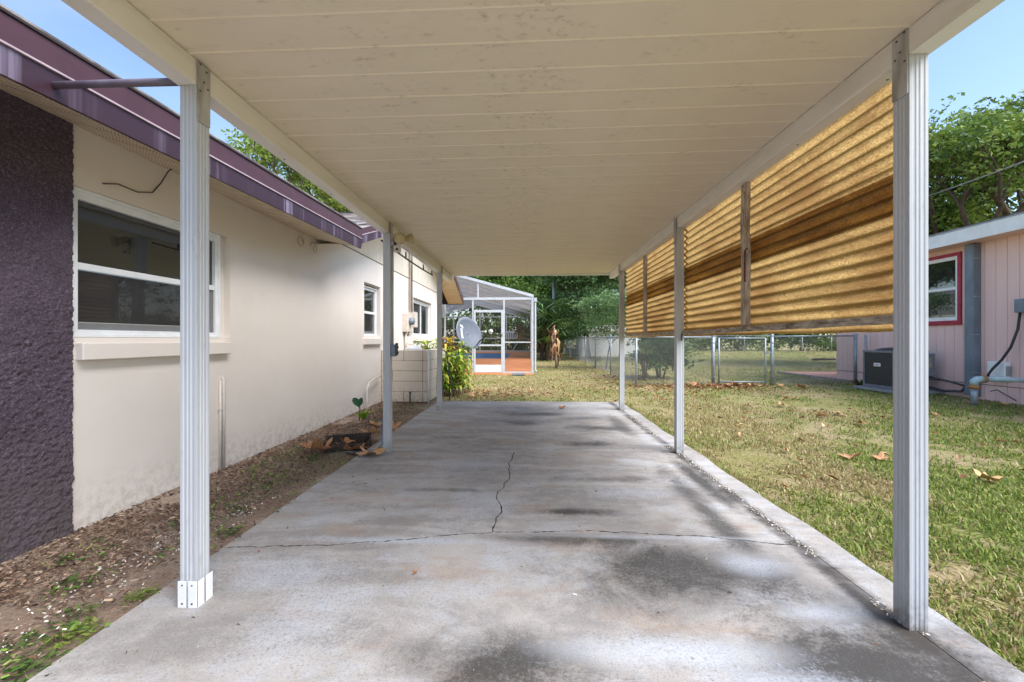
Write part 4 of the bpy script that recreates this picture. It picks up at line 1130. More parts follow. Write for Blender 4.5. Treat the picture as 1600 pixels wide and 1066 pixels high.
# screen door
dr = member('door', (-1.92, CY - .03, .02), (-1.92, CY - .03, 2.27), .07, .035)
member('door_frame', (-.925, CY - .03, .02), (-.925, CY - .03, 2.27), .07, .035, parent=dr)
member('door_frame', (-1.884, CY - .03, 2.225), (-.961, CY - .03, 2.225), .035, .09, parent=dr)
member('door_frame', (-1.884, CY - .03, 1.0), (-.961, CY - .03, 1.0), .035, .06, parent=dr)
m = MB(); m.box(-1.884, CY - .04, .03, -.961, CY - .02, .30); m.build('kick_plate', M['white'], dr, bevel=.003)
m = MB(); m.quad((-1.884, CY - .025, .3), (-.961, CY - .025, .3), (-.961, CY - .025, 2.18), (-1.884, CY - .025, 2.18)); m.build('door_screen', M['screen'], dr)
m = MB(); m.tube([(-.93, CY - .06, 1.32), (-.93, CY - .08, 1.36), (-.93, CY - .06, 1.42)], .012, 6); m.build('handle', M['dark_metal'], dr)
pane('screen_panel', [(CX0 + .03, CY + .01, .02), (-2.01, CY + .01, .02), (-2.01, CY + .01, 2.64), (CX0 + .03, CY + .01, 2.64)])
pane('screen_panel', [(-.84, CY + .01, .05), (CX1 - .03, CY + .01, .05), (CX1 - .03, CY + .01, 2.64), (-.84, CY + .01, 2.64)])
pane('screen_panel', [(-1.96, CY + .01, 2.28), (-.89, CY + .01, 2.28), (-.89, CY + .01, 2.64), (-1.96, CY + .01, 2.64)])
pane('screen_panel', [(CX1 - .05, CY + .01, 2.72), (-1.77, CY + .01, 2.72), (-1.77, CY + .01, rz(-1.77) - .04), (CX1 - .05, CY + .01, rz(CX1 - .05) - .04)])
pane('screen_panel', [(-1.83, CY + .01, 2.72), (-4, CY + .01, 2.72), (-4, CY + .01, rz(-4) - .04), (-1.83, CY + .01, rz(-1.83) - .04)])
# right-hand side wall
for k in range(1, 9):
    y = CY + (CYB - CY) * k / 8; member('post', (CX1, y, 0), (CX1, y, 2.74), .05, .05)
member('beam', (CX1, CY + .05, 2.72), (CX1, CYB, 2.72), .06, .06)
pane('screen_panel', [(CX1, CY + .05, .02), (CX1, CYB, .2), (CX1, CYB, 2.68), (CX1, CY + .05, 2.68)])
# back wall
for x in (-8.4, -6.2, -4.0, -1.8): member('post', (x, CYB, .15), (x, CYB, RZP - .1 - abs(x - RXP) * .26), .1, .1)
for z in (3.1, 1.32): member('rail', (-8.4, CYB + .01, z), (CX1, CYB + .01, z), .08, .09)
member('rail', (-8.4, CYB, .26), (CX1, CYB, .26), .09, .12)
member('brace', (-1.25, CYB - .08, .35), (.1, CYB - .08, 2.55), .07, .08)
pane('screen_panel', [(-8.4, CYB + .03, .2), (CX1, CYB + .03, .2), (CX1, CYB + .03, 2.7), (RXP, CYB + .03, RZP), (-8.4, CYB + .03, 2.7)])
# roof sheets
for k in range(6):
    y0, y1 = CY + .04 + k * 3.2, CY + .04 + (k + 1) * 3.2 - .03
    m = MB(); m.quad((CX1 + .05, y0, RZ0 + .06), (CX1 + .05, y1, RZ0 + .06), (RXP, y1, RZP + .06), (RXP, y0, RZP + .06)); m.build('roof_sheet', M['cage_roof'], cage)
    m = MB(); m.quad((-8.4, y0, RZ0 + .06), (-8.4, y1, RZ0 + .06), (RXP, y1, RZP + .06), (RXP, y0, RZP + .06)); m.build('roof_sheet', M['cage_roof'], cage)
    member('rafter', (CX1, y0, RZ0), (RXP, y0, RZP), .06, .08)
# pool deck (slight fall toward the door) and pool
dk = lambda y: .2 * (y - CY) / (CYB - CY)
PX0, PX1, PY0, PY1 = -7.2, -1.28, 24.0, 32.0
m = MB()
def dquad(x0, x1, y0, y1): m.quad((x0, y0, dk(y0)), (x1, y0, dk(y0)), (x1, y1, dk(y1)), (x0, y1, dk(y1)))
dquad(-8.6, CX1, CY - .05, PY0); dquad(-8.6, CX1, PY1, CYB + .1); dquad(-8.6, PX0, PY0, PY1); dquad(PX1, CX1, PY0, PY1)
for a, b in (((PX0, PY0), (PX1, PY0)), ((PX1, PY0), (PX1, PY1)), ((PX1, PY1), (PX0, PY1)), ((PX0, PY1), (PX0, PY0))):
    m.quad((*a, dk(a[1])), (*b, dk(b[1])), (*b, dk(b[1]) - .5), (*a, dk(a[1]) - .5))
m.quad((-8.6, CY - .05, 0), (CX1, CY - .05, 0), (CX1, CY - .05, -.06), (-8.6, CY - .05, -.06))
tag(m.build('pool_deck', M['deck']), 'terracotta coloured pool deck inside the screen enclosure', None, kind='structure')
m = MB(); m.quad((PX0, PY0, dk(PY0) - .05), (PX1, PY0, dk(PY0) - .05), (PX1, PY1, dk(PY1) - .05), (PX0, PY1, dk(PY1) - .05))
tag(m.build('pool_water', M['pool']), 'blue swimming pool water seen through the screen', None, kind='structure')
ub = thing('pool_equipment_box', 'white louvred box hung on the far wall of the enclosure', 'box', (-1.3, 33.8, 1.3))
m = MB(); m.box(-1.84, 33.55, 1.27, -.84, 33.94, 1.88); m.build('case', M['vinyl'], ub, bevel=.02)
for k in range(5): m = MB(); m.box(-1.74 + k * .18, 33.53, 1.36, -1.66 + k * .18, 33.549, 1.78); m.build('louvre', M['concrete'], ub)
m = MB(); m.box(-.55, 14.1, -.03, -.12, 14.4, .02); tag(m.build('stepping_stone', M['bluegrey'], bevel=.01), 'grey stepping slab on the ground outside the screen door', 'paver')

# ------------------------------------------------------------------ chain link
def link_fabric(name, a, b, z0, z1, parent, pitch=.075, r_=.003):
    """diamond wire mesh between two ground points a,b (x,y)"""
    a, b = np.array(a, float), np.array(b, float); L = np.linalg.norm(b - a); d = (b - a) / L; H = z1 - z0
    V, Fq = [], []
    nrm_ = np.array([-d[1], d[0]])
    def strand(s0, zz0, s1, zz1, off_):
        p0 = np.array([*(a + d * s0 + nrm_ * off_), zz0]); p1 = np.array([*(a + d * s1 + nrm_ * off_), zz1])
        t = (p1 - p0) / np.linalg.norm(p1 - p0); n1 = np.array([nrm_[0], nrm_[1], 0]); n2 = np.cross(t, n1)
        k = len(V)
        for p in (p0, p1):
            for i in range(3): V.append(p + r_ * (n1 * math.cos(i * 2.094) + n2 * math.sin(i * 2.094)))
        for i in range(3): Fq.append((k + i, k + (i + 1) % 3, k + 3 + (i + 1) % 3, k + 3 + i))
    s_ = -H
    while s_ < L:
        for sg in (1, -1):
            s0, s1 = (s_, s_ + H) if sg > 0 else (s_ + H, s_)
            za, zb = z0, z1
            # clip to 0..L
            lo, hi = (s0, s1) if s0 < s1 else (s1, s0)
            zl, zh = (za, zb) if s0 < s1 else (zb, za)
            cl, ch = max(lo, 0), min(hi, L)
            if ch - cl > .01:
                f0, f1 = (cl - lo) / (hi - lo), (ch - lo) / (hi - lo)
                strand(cl, zl + (zh - zl) * f0, ch, zl + (zh - zl) * f1, .002 * sg)
        s_ += pitch
    V = np.array(V) - np.array(world_loc(parent))
    return obj(name, np_mesh(name, V, np.array(Fq), M['galv_wire']), parent)
def pole(name, p, h, r_, parent, cap=True):
    m = MB(); m.tube([(p[0], p[1], -.06), (p[0], p[1], h)], r_, 12)
    if cap: m.lathe([(r_ * 1.15, -.03), (r_ * 1.15, 0), (r_ * .8, .03), (0, .04)], (p[0], p[1], h), (0, 0, 1), 12)
    return m.build(name, M['galv'], parent, smooth=True)
def bar_(name, a, b, r_, parent): m = MB(); m.tube([a, b], r_, 10); return m.build(name, M['galv'], parent, smooth=True)
FZ = 1.29
f1 = thing('chain_link_fence', 'chain link fence panel between carport end and the gate', 'fence', (4, 11.2, 0), 'chain link fence across the yard')
pole('post', (2.86, 10.95), FZ, .03, f1); pole('post', (5.02, 11.32), FZ + .02, .042, f1)
bar_('top_rail', (2.86, 10.95, FZ - .02), (5.02, 11.32, FZ - .02), .02, f1)
link_fabric('wire_mesh', (2.86, 10.95), (5.02, 11.32), 0, FZ - .02, f1)
gt = thing('chain_link_gate', 'narrow chain link gate with a pipe frame and latch', 'gate', (5.9, 11.4, 0))
G0, G1 = (5.19, 11.36), (6.46, 11.42)
for p in (G0, G1):
    pole('gate_stile', p, FZ - .04, .022, gt, cap=False)
for z in (.05, FZ - .05): bar_('gate_rail', (*G0, z), (*G1, z), .02, gt)
link_fabric('wire_mesh', G0, G1, .05, FZ - .05, gt)
m = MB(); m.box(6.46, 11.39, .83, 6.62, 11.43, .86); m.lathe([(0.036, 0), (.036, .03)], (6.46, 11.42, .83), (0, 0, 1), 10); m.build('latch', M['galv'], gt)
f2 = thing('chain_link_fence', 'chain link fence panel between the gate and the pink house', 'fence', (7.8, 11.5, 0), 'chain link fence across the yard')
pole('post', (6.64, 11.42), FZ + .03, .042, f2); pole('post', (9.12, 11.78), FZ + .05, .042, f2)
bar_('top_rail', (6.64, 11.42, FZ), (9.12, 11.78, FZ + .02), .02, f2)
link_fabric('wire_mesh', (6.64, 11.42), (9.12, 11.78), 0, FZ, f2)
bar_('brace_pole', (9.30, 11.55, -.03), (9.24, 11.60, 1.33), .03, f2)
for z in (.2, .65, 1.1):
    m = MB(); m.lathe([(.046, 0), (.046, .025)], (6.64, 11.42, z), (0, 0, 1), 12); m.build('tension_band', M['galv'], f2)
    m = MB(); m.lathe([(.046, 0), (.046, .025)], (5.02, 11.32, z), (0, 0, 1), 12); m.build('tension_band', M['galv'], f1)
f3 = thing('chain_link_fence', 'long chain link fence running back past the white shed', 'fence', (3.1, 28, 0), 'chain link fence across the yard')
fy_ = [10.95, 14.6, 18.2, 21.6, 25, 28.5, 32, 36, 40]
for y in fy_[1:]: pole('post', (2.87 + (y - 10.95) * .014, y), FZ + .06, .028, f3)
bar_('top_rail', (2.87, 10.95, FZ), (3.28, 40, FZ + .05), .022, f3)
link_fabric('wire_mesh', (2.87, 10.97), (3.28, 40), 0, FZ, f3, pitch=.11, r_=.003)
f4 = thing('chain_link_fence', 'distant chain link fence in front of the far hedge', 'fence', (25, 45, 0), 'chain link fence across the yard')
for x in np.arange(8, 42, 3.0): pole('post', (float(x), 44.5), 1.6, .04, f4)
bar_('top_rail', (8, 44.5, 1.6), (42, 44.5, 1.6), .025, f4)

# ------------------------------------------------------------------ neighbour's pink house
ph = thing('pink_house', 'pink panel sided neighbour house with white eave fascia', 'house', (9.5, 10, 0))
NX = 9.5
PWD = (9.42, 10.35, 1.63, 3.06)
m = MB()
# wall faces -X
def nquad(y0, y1, z0, z1, x=NX): m.quad((x, y0, z0), (x, y1, z0), (x, y1, z1), (x, y0, z1))
for (a, b, c, d) in ((2, PWD[0], -.1, 3.35), (PWD[1], 13.0, -.1, 3.35), (PWD[0], PWD[1], -.1, PWD[2]), (PWD[0], PWD[1], PWD[3], 3.35)): nquad(a, b, c, d)
m.quad((NX, 13, -.1), (20, 13, -.1), (20, 13, 3.3), (NX, 13, 3.3))
m.quad((NX, 2, -.1), (20, 2, -.1), (20, 2, 3.3), (NX, 2, 3.3))
m.build('wall', M['pink'], ph)
y = 2.0; bw = .203
while y < 12.95:      # vertical panel battens: shallow proud boards with grooves between
    b = min(y + bw - .012, 13.0)
    for (z0, z1) in ((-.05, 3.24),):
        segs = [(z0, z1)]
        if b > PWD[0] - .05 and y < PWD[1] + .05: segs = [(z0, PWD[2] - .08), (PWD[3] + .08, z1)]
        for (s0, s1) in segs:
            mm = MB(); mm.box(NX - .010, y, s0, NX + .001, b, s1); mm.build('siding_board', M['pink'], ph)
    y += bw
m = MB(); m.box(NX - .016, 2, .26, NX - .0105, 13, .275); m.build('trim_strip', M['mortar'], ph)
# window with red trim
y0, y1, z0, z1 = PWD
m = MB(); m.box(NX - .035, y0 - .075, z0 - .075, NX + .02, y0, z1 + .075); m.box(NX - .035, y1, z0 - .075, NX + .02, y1 + .075, z1 + .075); m.box(NX - .035, y0, z1, NX + .02, y1, z1 + .075); m.box(NX - .05, y0 - .09, z0 - .10, NX + .02, y1 + .09, z0 - .0755); m.box(NX - .035, y0, z0 - .075, NX + .02, y1, z0)
w = m.build('window', M['red'], ph, bevel=.003)
m = MB(); e = .05
m.box(NX - .02, y0, z0, NX + .03, y0 + e, z1); m.box(NX - .02, y1 - e, z0, NX + .03, y1, z1); m.box(NX - .02, y0 + e, z0, NX + .03, y1 - e, z0 + e * 1.6); m.box(NX - .02, y0 + e, z1 - e * 1.6, NX + .03, y1 - e, z1); m.box(NX - .015, y0 + e, (z0 + z1) / 2 - .03, NX + .03, y1 - e, (z0 + z1) / 2 + .03)
m.build('sash', M['vinyl'], w, bevel=.003)
for (a, b) in ((z0 + e * 1.6, (z0 + z1) / 2 - .031), ((z0 + z1) / 2 + .031, z1 - e * 1.6)):
    m = MB(); m.box(NX + .01, y0 + e + .001, a, NX + .015, y1 - e - .001, b); m.build('pane', M['glass'], w)
# eave
FX = 9.02
m = MB(); m.box(FX, 1.5, 3.23, FX + .02, 10.0, 3.50); m.build('fascia_board', M['white'], ph, bevel=.003)
m = MB(); m.box(FX + .004, 10.004, 3.225, FX + .022, 13.5, 3.495); m.build('fascia_board', M['white'], ph, bevel=.003)
m = MB(); m.box(FX - .012, 1.5, 3.502, FX + .06, 13.5, 3.522); m.build('drip_edge', M['galv'], ph)
m = MB(); m.box(FX + .022, 1.5, 3.24, NX + .02, 13.5, 3.252); m.build('soffit', M['pink'], ph)
m = MB(); m.hexa([(FX + .0, 1.5, 3.524), (FX + .0, 13.5, 3.524), (16, 13.5, 4.7), (16, 1.5, 4.7), (FX + .0, 1.5, 3.55), (FX + .0, 13.5, 3.55), (16, 13.5, 4.73), (16, 1.5, 4.73)]); m.build('roof', M['shingle'], ph)
# metal chase
ch = thing('metal_chase', 'tall blue grey metal duct chase on the pink wall', 'duct', (9.4, 9.0, 0))
m = MB(); m.box(9.335, 8.96, .02, 9.488, 9.14, 3.22); m.build('duct', M['bluegrey'], ch, bevel=.004)
for z in (.5, 1.3, 2.1, 2.9): m = MB(); m.box(9.331, 8.955, z, 9.488, 8.9595, z + .02); m.build('band', M['galv'], ch)
# white box with a black cable, grey disconnect
wb = thing('utility_box', 'white plastic utility box low on the pink wall', 'utility box', (9.45, 8.6, .4))
m = MB(); m.box(9.36, 8.42, .40, 9.488, 8.74, .76); m.build('case', M['vinyl'], wb, bevel=.02)
for k in range(6): m = MB(); m.box(9.38 + .018 * k, 8.414, .48, 9.388 + .018 * k, 8.4195, .68); m.build('vent_slot', M['concrete'], wb)
gb = thing('disconnect_box', 'grey electrical disconnect at right edge on the pink wall', 'electrical box', (9.45, 8.2, 1.8))
m = MB(); m.box(9.36, 8.0, 1.72, 9.488, 8.27, 1.98); m.build('case', M['bluegrey'], gb, bevel=.01)
m = MB(); m.tube([(9.42, 8.22, 1.72), (9.40, 8.24, 1.4), (9.36, 8.32, 1.05), (9.30, 8.42, .8), (9.24, 8.52, .62), (9.22, 8.58, .5), (9.25, 8.6, .38)], .021, 8)
tag(m.build('black_cable', M['black'], smooth=True), 'thick black cable curving down the pink wall to the utility box', 'cable')
# AC condenser
ac = thing('ac_condenser', 'grey air conditioner condenser on a concrete pad by the pink house', 'air conditioner', (8.9, 10.1, 0))
AX0, AX1, AY0, AY1, AZ0, AZ1 = 8.40, 9.18, 9.75, 10.62, .07, .93
m = MB(); m.box(AX0 - .12, AY0 - .12, -.03, AX1 + .24, AY1 + .15, .035); m.build('pad', M['concrete'], ac, bevel=.01)
m = MB(); m.box(AX0 + .03, AY0 + .03, AZ0, AX1 - .03, AY1 - .03, AZ1 - .03); m.build('coil', M['ac_dark'], ac)
m = MB()
for (x, y) in ((AX0, AY0), (AX0, AY1 - .04), (AX1 - .04, AY1 - .04)): m.box(x, y, AZ0 + .04, x + .04, y + .04, AZ1 - .04)
m.box(AX0 - .005, AY0 - .005, AZ1 - .04, AX1 + .005, AY1 + .005, AZ1 + .01); m.box(AX0 - .005, AY0 - .005, .04, AX1 + .005, AY1 + .005, AZ0 + .04)
m.build('cabinet_frame', M['ac'], ac, bevel=.004)
for k in range(16):
    z = AZ0 + .075 + k * .049
    m = MB(); m.box(AX0 + .012, AY0 + .041, z, AX0 + .0295, AY1 - .041, z + .018); m.build('louvre', M['dark_metal'], ac)
    m = MB(); m.box(AX0 + .041, AY0 + .012, z, AX1 - .17, AY0 + .0295, z + .018); m.build('louvre', M['dark_metal'], ac)
m = MB(); m.box(AX1 - .16, AY0 - .04, .36, AX1 + .10, AY0 + .028, AZ1 - .045); m.box(AX1 - .16, AY0 + .0, AZ0 + .045, AX1 - .02, AY0 + .028, .355); m.build('service_panel', M['ac'], ac, bevel=.006)
m = MB(); m.box(AX1 - .07, AY0 - .0455, .55, AX1 + .02, AY0 - .0405, .78); m.build('sticker', simple('faded_sticker', S(170, 156, 110), S(140, 134, 128), 14, .7, lo=.4, hi=.6), ac)
m = MB(); m.box(AX0 - .006, AY0 + .36, .56, AX0 + .011, AY0 + .54, .64); lb_ = m.build('name_plate', M['white'], ac)
m = MB()
for k in range(5): m.box(AX0 - .0085, AY0 + .38 + .03 * k, .585, AX0 - .0065, AY0 + .40 + .03 * k, .615)
m.build('plate_marks', M['concrete'], lb_)
m = MB(); m.lathe([(.36, 0), (.33, .03), (.2, .06), (.08, .075), (0, .078)], ((AX0 + AX1) / 2, (AY0 + AY1) / 2, AZ1 + .01), (0, 0, 1), 24); m.build('fan_guard', M['black'], ac, smooth=True)
m = MB(); m.tube([(AX1 + .02, AY0 + .03, .35), (9.25, 9.7, .33), (9.32, 9.4, .27), (9.42, 9.2, .2)], .022, 8); m.tube([(AX1 + .0, AY0 + .1, .12), (9.28, 9.5, .06), (9.38, 9.25, .08), (9.44, 9.2, .2)], .03, 8)
m.build('refrigerant_line', M['dark_metal'], ac, smooth=True)
# aqua pipe standpipe
ap = thing('standpipe', 'pale aqua steel standpipe with rusty elbow at right lawn edge', 'pipe', (8.45, 8.1, 0))
m = MB(); m.tube([(8.45, 8.1, -.05), (8.45, 8.1, .30)], .052, 14); m.build('upright', M['galv'], ap, smooth=True)
m = MB(); m.lathe([(.06, 0), (.09, .02), (.09, .04), (.062, .06), (.06, .09)], (8.45, 8.1, .27), (0, 0, 1), 16); m.build('flange', M['rust'], ap, smooth=True)
m = MB(); m.tube([(8.45, 8.1, .34), (8.452, 8.1, .41), (8.49, 8.095, .445), (8.58, 8.085, .455)], .062, 14); m.build('elbow', M['pipe'], ap, smooth=True)
m = MB(); m.lathe([(.064, 0), (.074, .01), (.074, .05), (.064, .06)], (8.575, 8.085, .455), (1, -.05, 0), 14); m.build('collar', M['rust'], ap, smooth=True)
m = MB(); m.tube([(8.62, 8.08, .457), (9.49, 8.0, .44)], .046, 14); m.build('crossbar', M['pipe'], ap, smooth=True)
# low dark plants by the AC
strap_plant('bromeliad', 'small dark spiky plant left of the air conditioner', 'plant', (8.62, 11.0, -.03), 16, .38, .05, 1.0, .03, [S(58, 66, 48), S(84, 72, 58), S(70, 84, 52)], 91, up=.7)
# weathered downpipe twigs by the wall
m = MB(); m.tube([(9.44, 8.3, .02), (9.40, 8.45, .12), (9.36, 8.55, .2), (9.30, 8.62, .16)], .01, 6); tag(m.build('loose_hose', M['screw'], smooth=True), 'thin reddish tube lying against foot of the pink wall', 'tube')

# white shed in the distance
sh = thing('white_shed', 'white shed wall behind the long chain link fence', 'shed', (6, 33, 0))
m = MB(); m.box(4.1, 31.0, -.1, 8.4, 35, 1.85); m.build('wall', M['white'], sh)
m = MB(); m.prism([(3.9, 1.852), (8.6, 1.852), (6.25, 2.4)], 'y', 30.8, 35.2); m.build('roof', M['white'], sh)
for k in range(11):
    m = MB(); m.box(4.1 + .39 * k, 30.985, -.05, 4.1 + .39 * k + .375, 30.999, 1.845); m.build('siding_board', M['white'], sh)

# utility pole and wire
m = MB(); m.tube([(1.62, 26, -.1), (1.62, 26, 7.5)], [.10, .085], 12)
tag(m.build('utility_pole', M['galv'], smooth=True), 'pale grey pole rising behind the dry banana plant', 'pole')
m = MB(); pa, pb = Vector((14.2, 15, 6.41)), Vector((10.39, 9, 5.04))
pa, pb = pa + (pa - pb) * .9, pb + (pb - pa) * .9
m.tube([pa + (pb - pa) * (i / 24) - Vector((0, 0, .12 * 4 * (i / 24) * (1 - i / 24))) for i in range(25)], .014, 6)
tag(m.build('overhead_wire', M['concrete'], smooth=True), 'overhead service wire crossing in front of the right hand trees', 'wire')

# ------------------------------------------------------------------ trees
def tree_skeleton(seed, h, spread, trunk_h, r0, levels=4, lean=0):
    """returns list of (p0,p1,r0,r1) limbs and list of tip points"""
    r = random.Random(seed); segs, tips = [], []
    def grow(p, d, L, rad, lv):
        n = 3; q = p
        for i in range(n):
            d = (d + Vector((r.uniform(-.18, .18), r.uniform(-.18, .18), r.uniform(-.02, .14)))).normalized()
            q2 = q + d * L / n; ra, rb = rad * (1 - .28 * i / n), rad * (1 - .28 * (i + 1) / n)
            segs.append((q.copy(), q2.copy(), ra, rb)); q = q2
            if lv <= 2 and i > 0: tips.append(q.copy())
        if lv == 0: tips.append(q.copy()); return
        k = r.choice((2, 3, 3)) if lv < levels else r.choice((3, 4))
        for j in range(k):
            a = 2 * math.pi * (j + r.uniform(-.3, .3)) / k
            s_ = r.uniform(.55, 1.0) * spread
            nd = (d * .75 + Vector((math.cos(a) * s_, math.sin(a) * s_, r.uniform(.0, .35)))).normalized()
            grow(q, nd, L * r.uniform(.62, .82), rad * .6, lv - 1)
    grow(Vector((0, 0, -.1)), Vector((lean, 0, 1)).normalized(), trunk_h, r0, levels)
    zmax = max(t.z for t in tips); k = h / zmax
    return [(a * k if 0 else Vector((a.x, a.y, a.z * 1)), b, c, d) for a, b, c, d in segs], tips, k

def foliage(tips, n_per, clump, leaf, pal, seed, zmin=None, flat=.6):
    r = np.random.default_rng(seed)
    T = np.array([tuple(t) for t in tips]); 
    c = np.repeat(T, n_per, 0); sub = r.normal(0, clump * .55, (len(T) * max(1, n_per // 8), 3))
    subc = np.repeat(T, max(1, n_per // 8), 0) + sub * np.array([1, 1, .65])
    c = np.repeat(subc, 8, 0)
    c = c + r.normal(0, clump * .22, c.shape) * np.array([1, 1, flat])
    n = len(c)
    if zmin is not None: keep = c[:, 2] > zmin; c = c[keep]; n = len(c)
    L = leaf * r.uniform(.55, 1.3, n)
    u = r.normal(size=(n, 3)); u[:, 2] *= .6; u /= np.linalg.norm(u, axis=1, keepdims=True)
    w = r.normal(size=(n, 3)); w[:, 2] += .0; v = np.cross(u, w); v /= np.linalg.norm(v, axis=1, keepdims=True)
    u = u * L[:, None] * .5; v = v * L[:, None] * .3
    nn = np.cross(u, v); nn /= np.linalg.norm(nn, axis=1, keepdims=True); nn *= (L * .08)[:, None]
    V = np.stack([c - u, c + v + nn, c + u, c - v + nn], 1).reshape(-1, 3)
    b = np.arange(n) * 4; Fq = np.stack([b, b + 1, b + 2, b + 3], 1)
    # colour by sub-clump with leaf to leaf variation
    P_ = np.array(pal)
    cl = np.floor(fbm(c[:, 0] / clump * .9 + 50, c[:, 1] / clump * .9 + c[:, 2] / clump * .7 + 50, seed % 97) * len(P_) * 1.6 - len(P_) * .3).astype(int)
    ci = np.clip(cl + r.integers(-1, 2, n), 0, len(P_) - 1)
    C = P_[ci] * r.uniform(.75, 1.3, (n, 1))
    return V, Fq, np.repeat(C, 4, 0)

OAK = [S(66, 92, 44), S(86, 114, 54), S(106, 134, 64), S(124, 150, 74), S(148, 164, 84)]
DARK = [S(48, 72, 42), S(64, 92, 50), S(82, 112, 58), S(102, 130, 68)]
BRIGHT = [S(92, 120, 48), S(120, 148, 60), S(148, 170, 76), S(168, 180, 92)]
BLUEG = [S(74, 106, 70), S(94, 128, 84), S(116, 148, 98), S(138, 166, 116)]

def make_tree(name, label, loc, seed, h, spread=.8, trunk_h=2.2, r0=.22, levels=4, n_per=90, clump=.8, leaf=.16, pal=OAK, group=None, bark='bark', rot=0, zmin=None, lean=0, minr=.012, fill=None):
    t = thing(name, label, 'tree', loc, group); t.rotation_euler = (0, 0, rot)
    segs, tips, k = tree_skeleton(seed, h, spread, trunk_h, r0, levels, lean)
    m = MB()
    for a, b, c, d in segs:
        if c > minr: m.tube([a * k, b * k], [max(c * k ** .3, .01), max(d * k ** .3, .008)], 7 if c > .05 else 4, cap=False)
    m.build('trunk', M[bark], t, smooth=True, local=True)
    tips = [x * k for x in tips]
    rf_ = random.Random(seed)
    for q in range(fill[0] if fill else 0):
        a = rf_.uniform(0, 6.28); d_ = rf_.random() ** .5; tips.append(Vector((fill[1] * d_ * math.cos(a), fill[1] * d_ * math.sin(a), fill[2] + fill[3] * rf_.uniform(-1, 1) * (1 - d_ * d_ * .6))))
    V, Fq, C = foliage(tips, n_per, clump, leaf, pal, seed + 1, zmin)
    obj('crown', np_mesh('crown', V, Fq, M['leaf'], C), t)
    return t

# trees beyond the pink house (right) and beyond the cream house (left)
make_tree('oak_tree', 'large oak behind the pink house with a limb arching across the sky', (19.5, 17.0, 0), 5, 10.3, .95, 2.6, .30, 5, 30, .5, .16, OAK, 'trees around the houses', fill=(60, 4.5, 5.6, 2.2))
make_tree('oak_tree', 'leafy oak just right of the near right post above the pink house', (16.9, 17.4, 0), 45, 10.0, .9, 2.4, .24, 5, 28, .6, .17, OAK, 'trees around the houses', fill=(45, 3.8, 6.0, 2.4))
make_tree('oak_tree', 'dense low oak directly behind the white eave of the pink house', (17.5, 21.0, 0), 9, 7.8, .9, 2.0, .28, 5, 44, .7, .18, OAK, 'trees around the houses', fill=(120, 4.5, 4.6, 2.2))
make_tree('oak_tree', 'taller oak at right edge of the picture behind the pink house', (25.5, 19.5, 0), 14, 11.0, .9, 2.6, .28, 5, 30, .55, .17, OAK, 'trees around the houses')
make_tree('oak_tree', 'bright green tree seen between house roof and carport beam', (-13.2, 22.0, 0), 22, 11.6, .75, 2.6, .22, 5, 26, .55, .16, BRIGHT, 'trees around the houses')
make_tree('oak_tree', 'yellow green tree above the rear wing roof of the cream house', (-10.5, 24.5, 0), 23, 11.0, .75, 2.4, .25, 5, 44, .65, .17, BRIGHT + OAK[2:4], 'trees around the houses')
make_tree('oak_tree', 'darker tree with visible trunks close to the carport beam on left', (-8.6, 27.0, 0), 27, 11.0, .7, 2.6, .28, 4, 100, .8, .2, OAK, 'trees around the houses')
# oak over the shed, small tree by the fence
make_tree('oak_tree', 'broad bluish green oak with low branches in front of white shed', (4.0, 27.0, 0), 31, 7.4, 1.05, 1.1, .15, 5, 110, .75, .15, BLUEG, 'trees in the back yard', zmin=1.2, fill=(130, 3.2, 3.1, 1.7))
make_tree('small_tree', 'slender young tree with thin trunk beside the chain link fence', (3.32, 17.6, 0), 37, 3.2, .9, 1.0, .035, 4, 56, .30, .075, BLUEG, 'trees in the back yard', minr=.004, fill=(30, .75, 2.0, .9))
make_tree('oak_tree', 'oak standing right of the shed behind the amber screen', (8.5, 25.0, 0), 39, 8.0, .95, 1.6, .22, 4, 110, .9, .18, BLUEG, 'trees in the back yard')
# wood behind
back = [(-26, 50, 13), (-20, 47, 12), (-14.5, 51, 13.5), (-9.5, 47, 11.5), (-5, 51, 13), (-1.0, 46.5, 11), (3.2, 50, 13), (8, 47, 12), (13, 51, 12.5), (-2.5, 41, 7.5), (-8.5, 40.5, 8), (6.5, 42, 8.5), (1.2, 43, 8)]
labs = ['leftmost tree of the wood behind the pool enclosure', 'second tree from left in the wood behind enclosure', 'third tree from left in the wood behind enclosure', 'fourth tree from left in the wood behind enclosure', 'fifth tree from left in the wood behind enclosure', 'tree above the right end of pool enclosure roof', 'tall tree behind the pale pole in the wood', 'tall tree behind the white shed in the wood', 'tree at right end of the wood behind amber screen',
        'low tree directly behind enclosure back wall', 'low tree at left behind the enclosure back wall', 'low tree behind the shed at right', 'low dark tree between enclosure and shed']
for i, ((x, y, h), lb) in enumerate(zip(back, labs)):
    make_tree('woodland_tree', lb, (x, y, 0), 100 + i, h, .9, 1.6 if h < 9 else 2.4, .26, 4, 130, 1.25, .34, DARK if i % 3 else OAK[:4], 'wood behind the back yard', rot=i)

